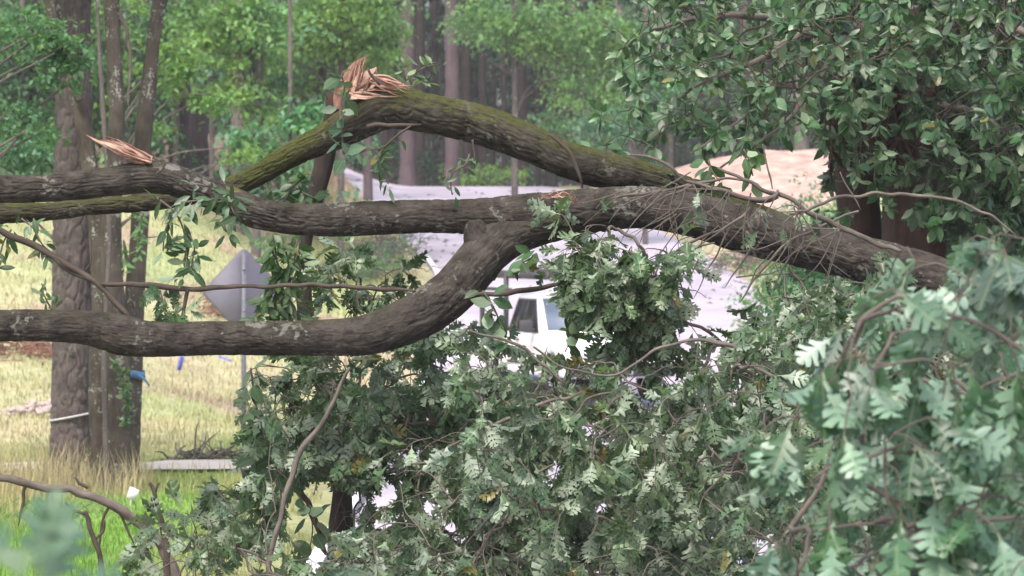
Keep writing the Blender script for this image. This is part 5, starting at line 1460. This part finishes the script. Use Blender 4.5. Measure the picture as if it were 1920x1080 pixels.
# ================================================================== BACKGROUND TREES
def bgtree(label, px, D, wpx, blobs=(), mat='bg_b', bark='far_bark', top=17.0, lean=0, size=(0.13, 0.22), crown=40, per=26, limbs=4, cat='tree', name='tree', group=None, crown_px=0, clump=0.6, cr=2.4):
    x = (px - 960) * D / FPX
    z0 = float(height(x, D)) - 0.1
    t = thing(name, label, cat, (x, D, z0), group)
    r = wpx / 2 * D / FPX
    lx = lean * D / FPX
    zt = z0 + top
    g_ = Geo()
    ztop_frame = P(px, 0, D)[2]
    pts = np.array([[x - lx * 0.3, D, z0, r * 1.35], [x - lx * 0.25, D, z0 + 0.5, r * 1.08], [x, D, (z0 + ztop_frame) / 2, r], [x + lx + RNG.normal() * 0.05, D, ztop_frame, r * 0.9], [x + lx * 1.8, D, (ztop_frame + zt) / 2, r * 0.65], [x + lx * 2.2, D, zt, r * 0.15]])
    v, f, bc = tube(pts, 12, 0.35, bark_disp(r * 0.12, 6, 0.3, r * 0.12, int(px) % 97))
    g_.add(v, f, bc=bc)
    B = []
    for b in blobs:
        bpx, bpy, rx, ry, n = b[:5]; dd = b[5] if len(b) > 5 else 0
        B.append((P(bpx, bpy, D + dd), (rx * D / FPX, min(rx * D / FPX, 3.0), ry * D / FPX), n))
    if crown: B.append((np.array([x + lx * 1.8, D, zt - 3.0]), (cr, cr, 3.0), crown))
    if B:
        L, cs = crown_leaves(B, size, TINY, per=per, clump=clump)
        merged('crown', L, TINY, M[mat], t)
        for c, rad, n in B[:limbs]:
            for _ in range(3):
                e = np.asarray(c) + rand_dir(1)[0] * np.asarray(rad) * 0.8
                zs = min(max(z0 + 1.0, e[2] - 1.2), zt - 1)
                a = np.array([x + lx * min(1, max(0, (zs - z0) / max(ztop_frame - z0, 1))), D, zs])
                m_ = (a + e) / 2 + np.array([0, 0, 0.25]) + RNG.normal(size=3) * 0.15
                v, f, bc = tube(np.array([[*a, r * 0.22 + 0.015], [*m_, r * 0.12 + 0.012], [*e, 0.012]]), 6, 0.3, cap=False)
                g_.add(v, f, bc=bc)
    obj('trunk', g_.mesh('trunk', M[bark]), t)
    return t

PG = 'straight pines at the far side of the road'
bgtree('straight purple brown pine left of the pair above the arching limb', 765, 124, 28, bark='far_bark', group=PG, mat='bg_d')
bgtree('straight purple brown pine right of the pair above the arching limb', 848, 123, 27, bark='far_bark', group=PG, mat='bg_d')
bgtree('grey trunk seen through the gap left of the vine covered tree', 1503, 119, 27, bark='grey_bark', mat='bg_b')
bgtree('broad purple pine behind the left understory, left one of two side by side', 336, 92, 40, bark='far_bark', mat='bg_b')
bgtree('broad purple pine behind the left understory, right one of two side by side', 372, 94, 40, bark='far_bark', mat='bg_b')
bgtree('thin pale stem in front of the two broad purple pines', 397, 90, 10, [(440, 190, 55, 30, 22), (380, 120, 60, 40, 22)], bark='grey_bark', mat='bg_c', top=9, crown=10)
bgtree('greyish trunk right of the two broad purple pines', 446, 88, 26, bark='grey_bark', mat='bg_b')
for lab, px, D, w in (('slim trunk under the bright crown left of the splintered limb', 572, 128, 14), ('slim dark trunk just left of the far pine pair', 722, 132, 14), ('slim trunk behind the arching limb, left of the pine pair', 690, 134, 18)):
    bgtree(lab, px, D, w, bark='dark_bark', mat='bg_d', crown=24, lean=14 if px < 600 else 0)
for px, D, w in ((905, 140, 15), (945, 137, 10), (985, 146, 12), (1028, 150, 14), (885, 158, 12), (1062, 142, 10), (815, 150, 12), (1195, 150, 14), (1120, 155, 12)):
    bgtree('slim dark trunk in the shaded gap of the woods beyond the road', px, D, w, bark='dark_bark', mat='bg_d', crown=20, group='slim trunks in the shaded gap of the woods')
bgtree('leaning reddish trunk under the bright crown right of the shaded gap', 1092, 118, 14, [(1090, 150, 75, 70, 46), (1000, 60, 90, 60, 44), (1120, 60, 90, 60, 40)], bark='far_bark', mat='bg_a', lean=-18)
bgtree('bright tree arching over the road right of the shaded gap', 1180, 112, 16, [(1200, 40, 90, 70, 40), (1160, 200, 60, 40, 26), (930, 40, 70, 50, 26), (1060, 235, 70, 35, 22)], bark='grey_bark', mat='bg_b', lean=-20)
bgtree('bluish understory tree above the clay bank', 1255, 121, 16, [(1240, 190, 60, 45, 34), (1130, 275, 70, 30, 26), (1300, 120, 80, 60, 36)], bark='grey_bark', mat='bg_c')
bgtree('tall tree behind the clay bank with leaves down to the vines', 1400, 124, 24, [(1380, 60, 130, 80, 60), (1420, 180, 90, 50, 34)], bark='far_bark', mat='bg_b')
bgtree('bright yellow green tree left of the far pine pair', 600, 98, 18, [(600, 70, 110, 90, 90), (670, 120, 70, 60, 44), (545, 140, 70, 60, 44), (630, 195, 80, 30, 24)], bark='grey_bark', mat='bg_a')
bgtree('yellow green tree crown hanging left of the splintered limb', 690, 112, 16, [(690, 60, 60, 90, 50), (650, 20, 80, 50, 40)], bark='far_bark', mat='bg_a')
bgtree('light green tree with layered sprays behind the two broad pines', 480, 84, 16, [(470, 60, 90, 80, 74), (440, 165, 50, 18, 14), (530, 215, 60, 20, 14), (400, 50, 80, 60, 44)], bark='grey_bark', mat='bg_a')
bgtree('mid green tree right behind the dark slim tree', 330, 91, 14, [(330, 50, 90, 75, 80), (285, 180, 40, 40, 20), (370, 110, 50, 25, 18)], bark='grey_bark', mat='bg_b')
bgtree('dull green leafy tree at the top left corner', 45, 90, 14, [(50, 60, 110, 90, 100), (20, 180, 90, 60, 60), (150, 120, 70, 60, 44)], bark='slim' if False else 'grey_bark', mat='bg_b')
bgtree('olive tree behind the slanting slim tree', 160, 91, 16, [(170, 40, 90, 70, 60), (150, 210, 80, 50, 40), (230, 150, 60, 70, 36)], bark='far_bark', mat='bg_a')
bgtree('slender dark trunk at the left edge of the woods', 62, 90, 16, [(60, 270, 90, 40, 40)], bark='dark_bark', mat='bg_b')
bgtree('slender grey trunk between the left slim trees', 243, 91, 8, [(280, 260, 50, 30, 20)], bark='grey_bark', mat='bg_c', top=10, crown=12)
bgtree('short understory tree with flat bright sprays left of the small dark trunk', 545, 70, 8, [(520, 300, 50, 22, 20), (590, 215, 50, 20, 16), (470, 255, 40, 20, 14)], bark='grey_bark', mat='bg_c', top=7, crown=8, cr=1.2)
shrub('glaucous bush at the left edge above the upper limb', gz(30, 89), (1.4, 1.2, 1.15), 190, 'bg_c', (0.09, 0.15), clump=0.4)
shrub('light green bush left of the thick pine above the upper limb', gz(105, 90), (0.9, 1.0, 1.0), 110, 'bg_c', (0.09, 0.15), clump=0.4)
shrub('grey green bush left of the far pine pair', gz(600, 118), (2.0, 2.0, 1.1), 110, 'bg_c', (0.10, 0.18), clump=0.5)
shrub('low bright bush at the foot of the far pines', gz(905, 126), (1.6, 1.2, 0.5), 50, 'bg_a', (0.10, 0.18), clump=0.4)
shrub('dull bush under the far pines behind the arch', gz(720, 126), (2.2, 1.4, 0.8), 80, 'bg_d', (0.10, 0.18), clump=0.5)
shrub('bluish bush in front of the shaded gap left of the clay bank', gz(1150, 121), (1.5, 1.5, 0.9), 80, 'bg_c', (0.10, 0.18), clump=0.5)
shrub('bush on the bank top behind the two broad pines', gz(470, 96), (1.6, 1.6, 0.8), 90, 'bg_b', (0.10, 0.18), clump=0.5)
shrub('bush on the bank top behind the left slim trees', gz(230, 92), (2.0, 1.6, 0.9), 110, 'bg_b', (0.10, 0.18), clump=0.5)

shrub('dark shrub right of the vine covered trunk under the long bare twig', gz(1850, 33), (1.0, 1.0, 1.75), 330, 'bg_d', (0.07, 0.12), clump=0.25)
shrub('dark shrub mass behind the vine covered trunk', gz(1660, 36), (1.1, 1.0, 1.75), 330, 'bg_d', (0.07, 0.12), clump=0.25)
bgtree('dark leaved tree at the right edge behind the vines', 1880, 46, 12, [(1830, 150, 120, 110, 90), (1900, 330, 110, 90, 90), (1760, 330, 80, 90, 60)], bark='dark_bark', mat='bg_d', size=(0.10, 0.16), top=11)
# understory reaching in front of and between the left trees
bgtree('young tree with drooping sprays in front of the left trees at the top edge', -140, 37, 8, [(40, 60, 90, 60, 13), (115, 110, 50, 70, 26), (20, 200, 60, 50, 9), (60, 250, 50, 25, 6)], bark='grey_bark', mat='bg_b', top=7, crown=14, size=(0.06, 0.11), clump=0.22, cr=1.0)
bgtree('pale leafed young tree low behind the left trees', 132, 46, 7, [(30, 285, 70, 32, 30), (110, 290, 40, 30, 12)], bark='grey_bark', mat='bg_c', top=4.6, crown=0, size=(0.07, 0.12), clump=0.25)
bgtree('young tree with bright sprays between the dark slim tree and the pale stem', 212, 58, 7, [(330, 110, 60, 60, 30), (410, 185, 45, 16, 14), (290, 240, 25, 12, 4), (450, 285, 30, 20, 6)], bark='grey_bark', mat='bg_a', top=7.5, crown=14, size=(0.08, 0.14), clump=0.3, cr=1.2)
bgtree('bright tree high over the limb tip left of the far pine pair', 640, 90, 12, [(640, 30, 110, 60, 60), (560, 70, 80, 60, 40), (720, 20, 50, 50, 24), (690, 90, 50, 40, 20)], bark='grey_bark', mat='bg_a')
bgtree('light green tree filling the top edge left of the yellow green crown', 450, 92, 10, [(430, 30, 90, 50, 50), (500, 110, 70, 60, 40), (530, 30, 60, 40, 26)], bark='grey_bark', mat='bg_c')
bgtree('broad light green tree right of the far pine pair', 965, 104, 12, [(930, 30, 90, 60, 60), (1010, 70, 80, 50, 40), (1080, 40, 90, 60, 56), (1110, 150, 70, 50, 40), (1170, 110, 60, 70, 40)], bark='grey_bark', mat='bg_a')
bgtree('slender tree with pale leaves above the end of the arching limb', 1210, 96, 9, [(1180, 230, 50, 40, 24), (1230, 150, 60, 60, 34), (1130, 235, 40, 30, 16)], bark='grey_bark', mat='bg_c', top=12)
bgtree('dark leaved tree behind the vine covered tree', 1640, 60, 16, [(1600, 60, 150, 110, 120), (1800, 120, 150, 130, 120), (1700, 260, 120, 80, 70), (1860, 300, 120, 90, 80)], bark='dark_bark', mat='bg_d', size=(0.12, 0.2))

# far woods closing the view
wt, WL = Geo(), Leaves()
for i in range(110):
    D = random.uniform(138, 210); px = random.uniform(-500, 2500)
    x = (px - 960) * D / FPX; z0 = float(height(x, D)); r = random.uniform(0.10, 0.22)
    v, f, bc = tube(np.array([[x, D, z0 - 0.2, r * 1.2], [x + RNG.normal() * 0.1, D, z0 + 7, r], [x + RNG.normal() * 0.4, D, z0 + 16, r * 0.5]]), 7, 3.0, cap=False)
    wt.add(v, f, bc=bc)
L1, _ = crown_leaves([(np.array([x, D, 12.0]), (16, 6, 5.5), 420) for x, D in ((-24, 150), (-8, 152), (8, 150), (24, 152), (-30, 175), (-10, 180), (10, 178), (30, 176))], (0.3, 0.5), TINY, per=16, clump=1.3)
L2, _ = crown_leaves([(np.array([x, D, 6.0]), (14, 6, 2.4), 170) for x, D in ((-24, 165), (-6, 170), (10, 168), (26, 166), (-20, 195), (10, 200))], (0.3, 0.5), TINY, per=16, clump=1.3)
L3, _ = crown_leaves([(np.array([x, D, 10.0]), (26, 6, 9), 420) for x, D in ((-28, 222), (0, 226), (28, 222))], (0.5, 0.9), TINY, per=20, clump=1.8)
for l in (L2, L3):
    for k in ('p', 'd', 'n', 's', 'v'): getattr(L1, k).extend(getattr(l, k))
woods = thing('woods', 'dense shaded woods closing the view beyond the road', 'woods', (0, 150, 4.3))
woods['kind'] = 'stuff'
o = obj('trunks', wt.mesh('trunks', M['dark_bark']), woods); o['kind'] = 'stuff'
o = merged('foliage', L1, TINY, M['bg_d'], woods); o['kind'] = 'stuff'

# ------------------------------------------------------------------ haze
if HAZE:
    gh = Geo(); gh.box((0, 420, 13.0), (304, 1000, 32.0))
    m, nt, out = new_mat('haze_air')
    pv = N(nt, 'ShaderNodeVolumePrincipled')
    pv.inputs['Color'].default_value = (0.90, 0.92, 1.0, 1); pv.inputs['Density'].default_value = HAZE
    nt.links.new(pv.outputs[0], out.inputs['Volume'])
    tag(obj('haze', gh.mesh('haze', m, False)), 'pale humid air over the whole place', 'haze', kind='stuff')
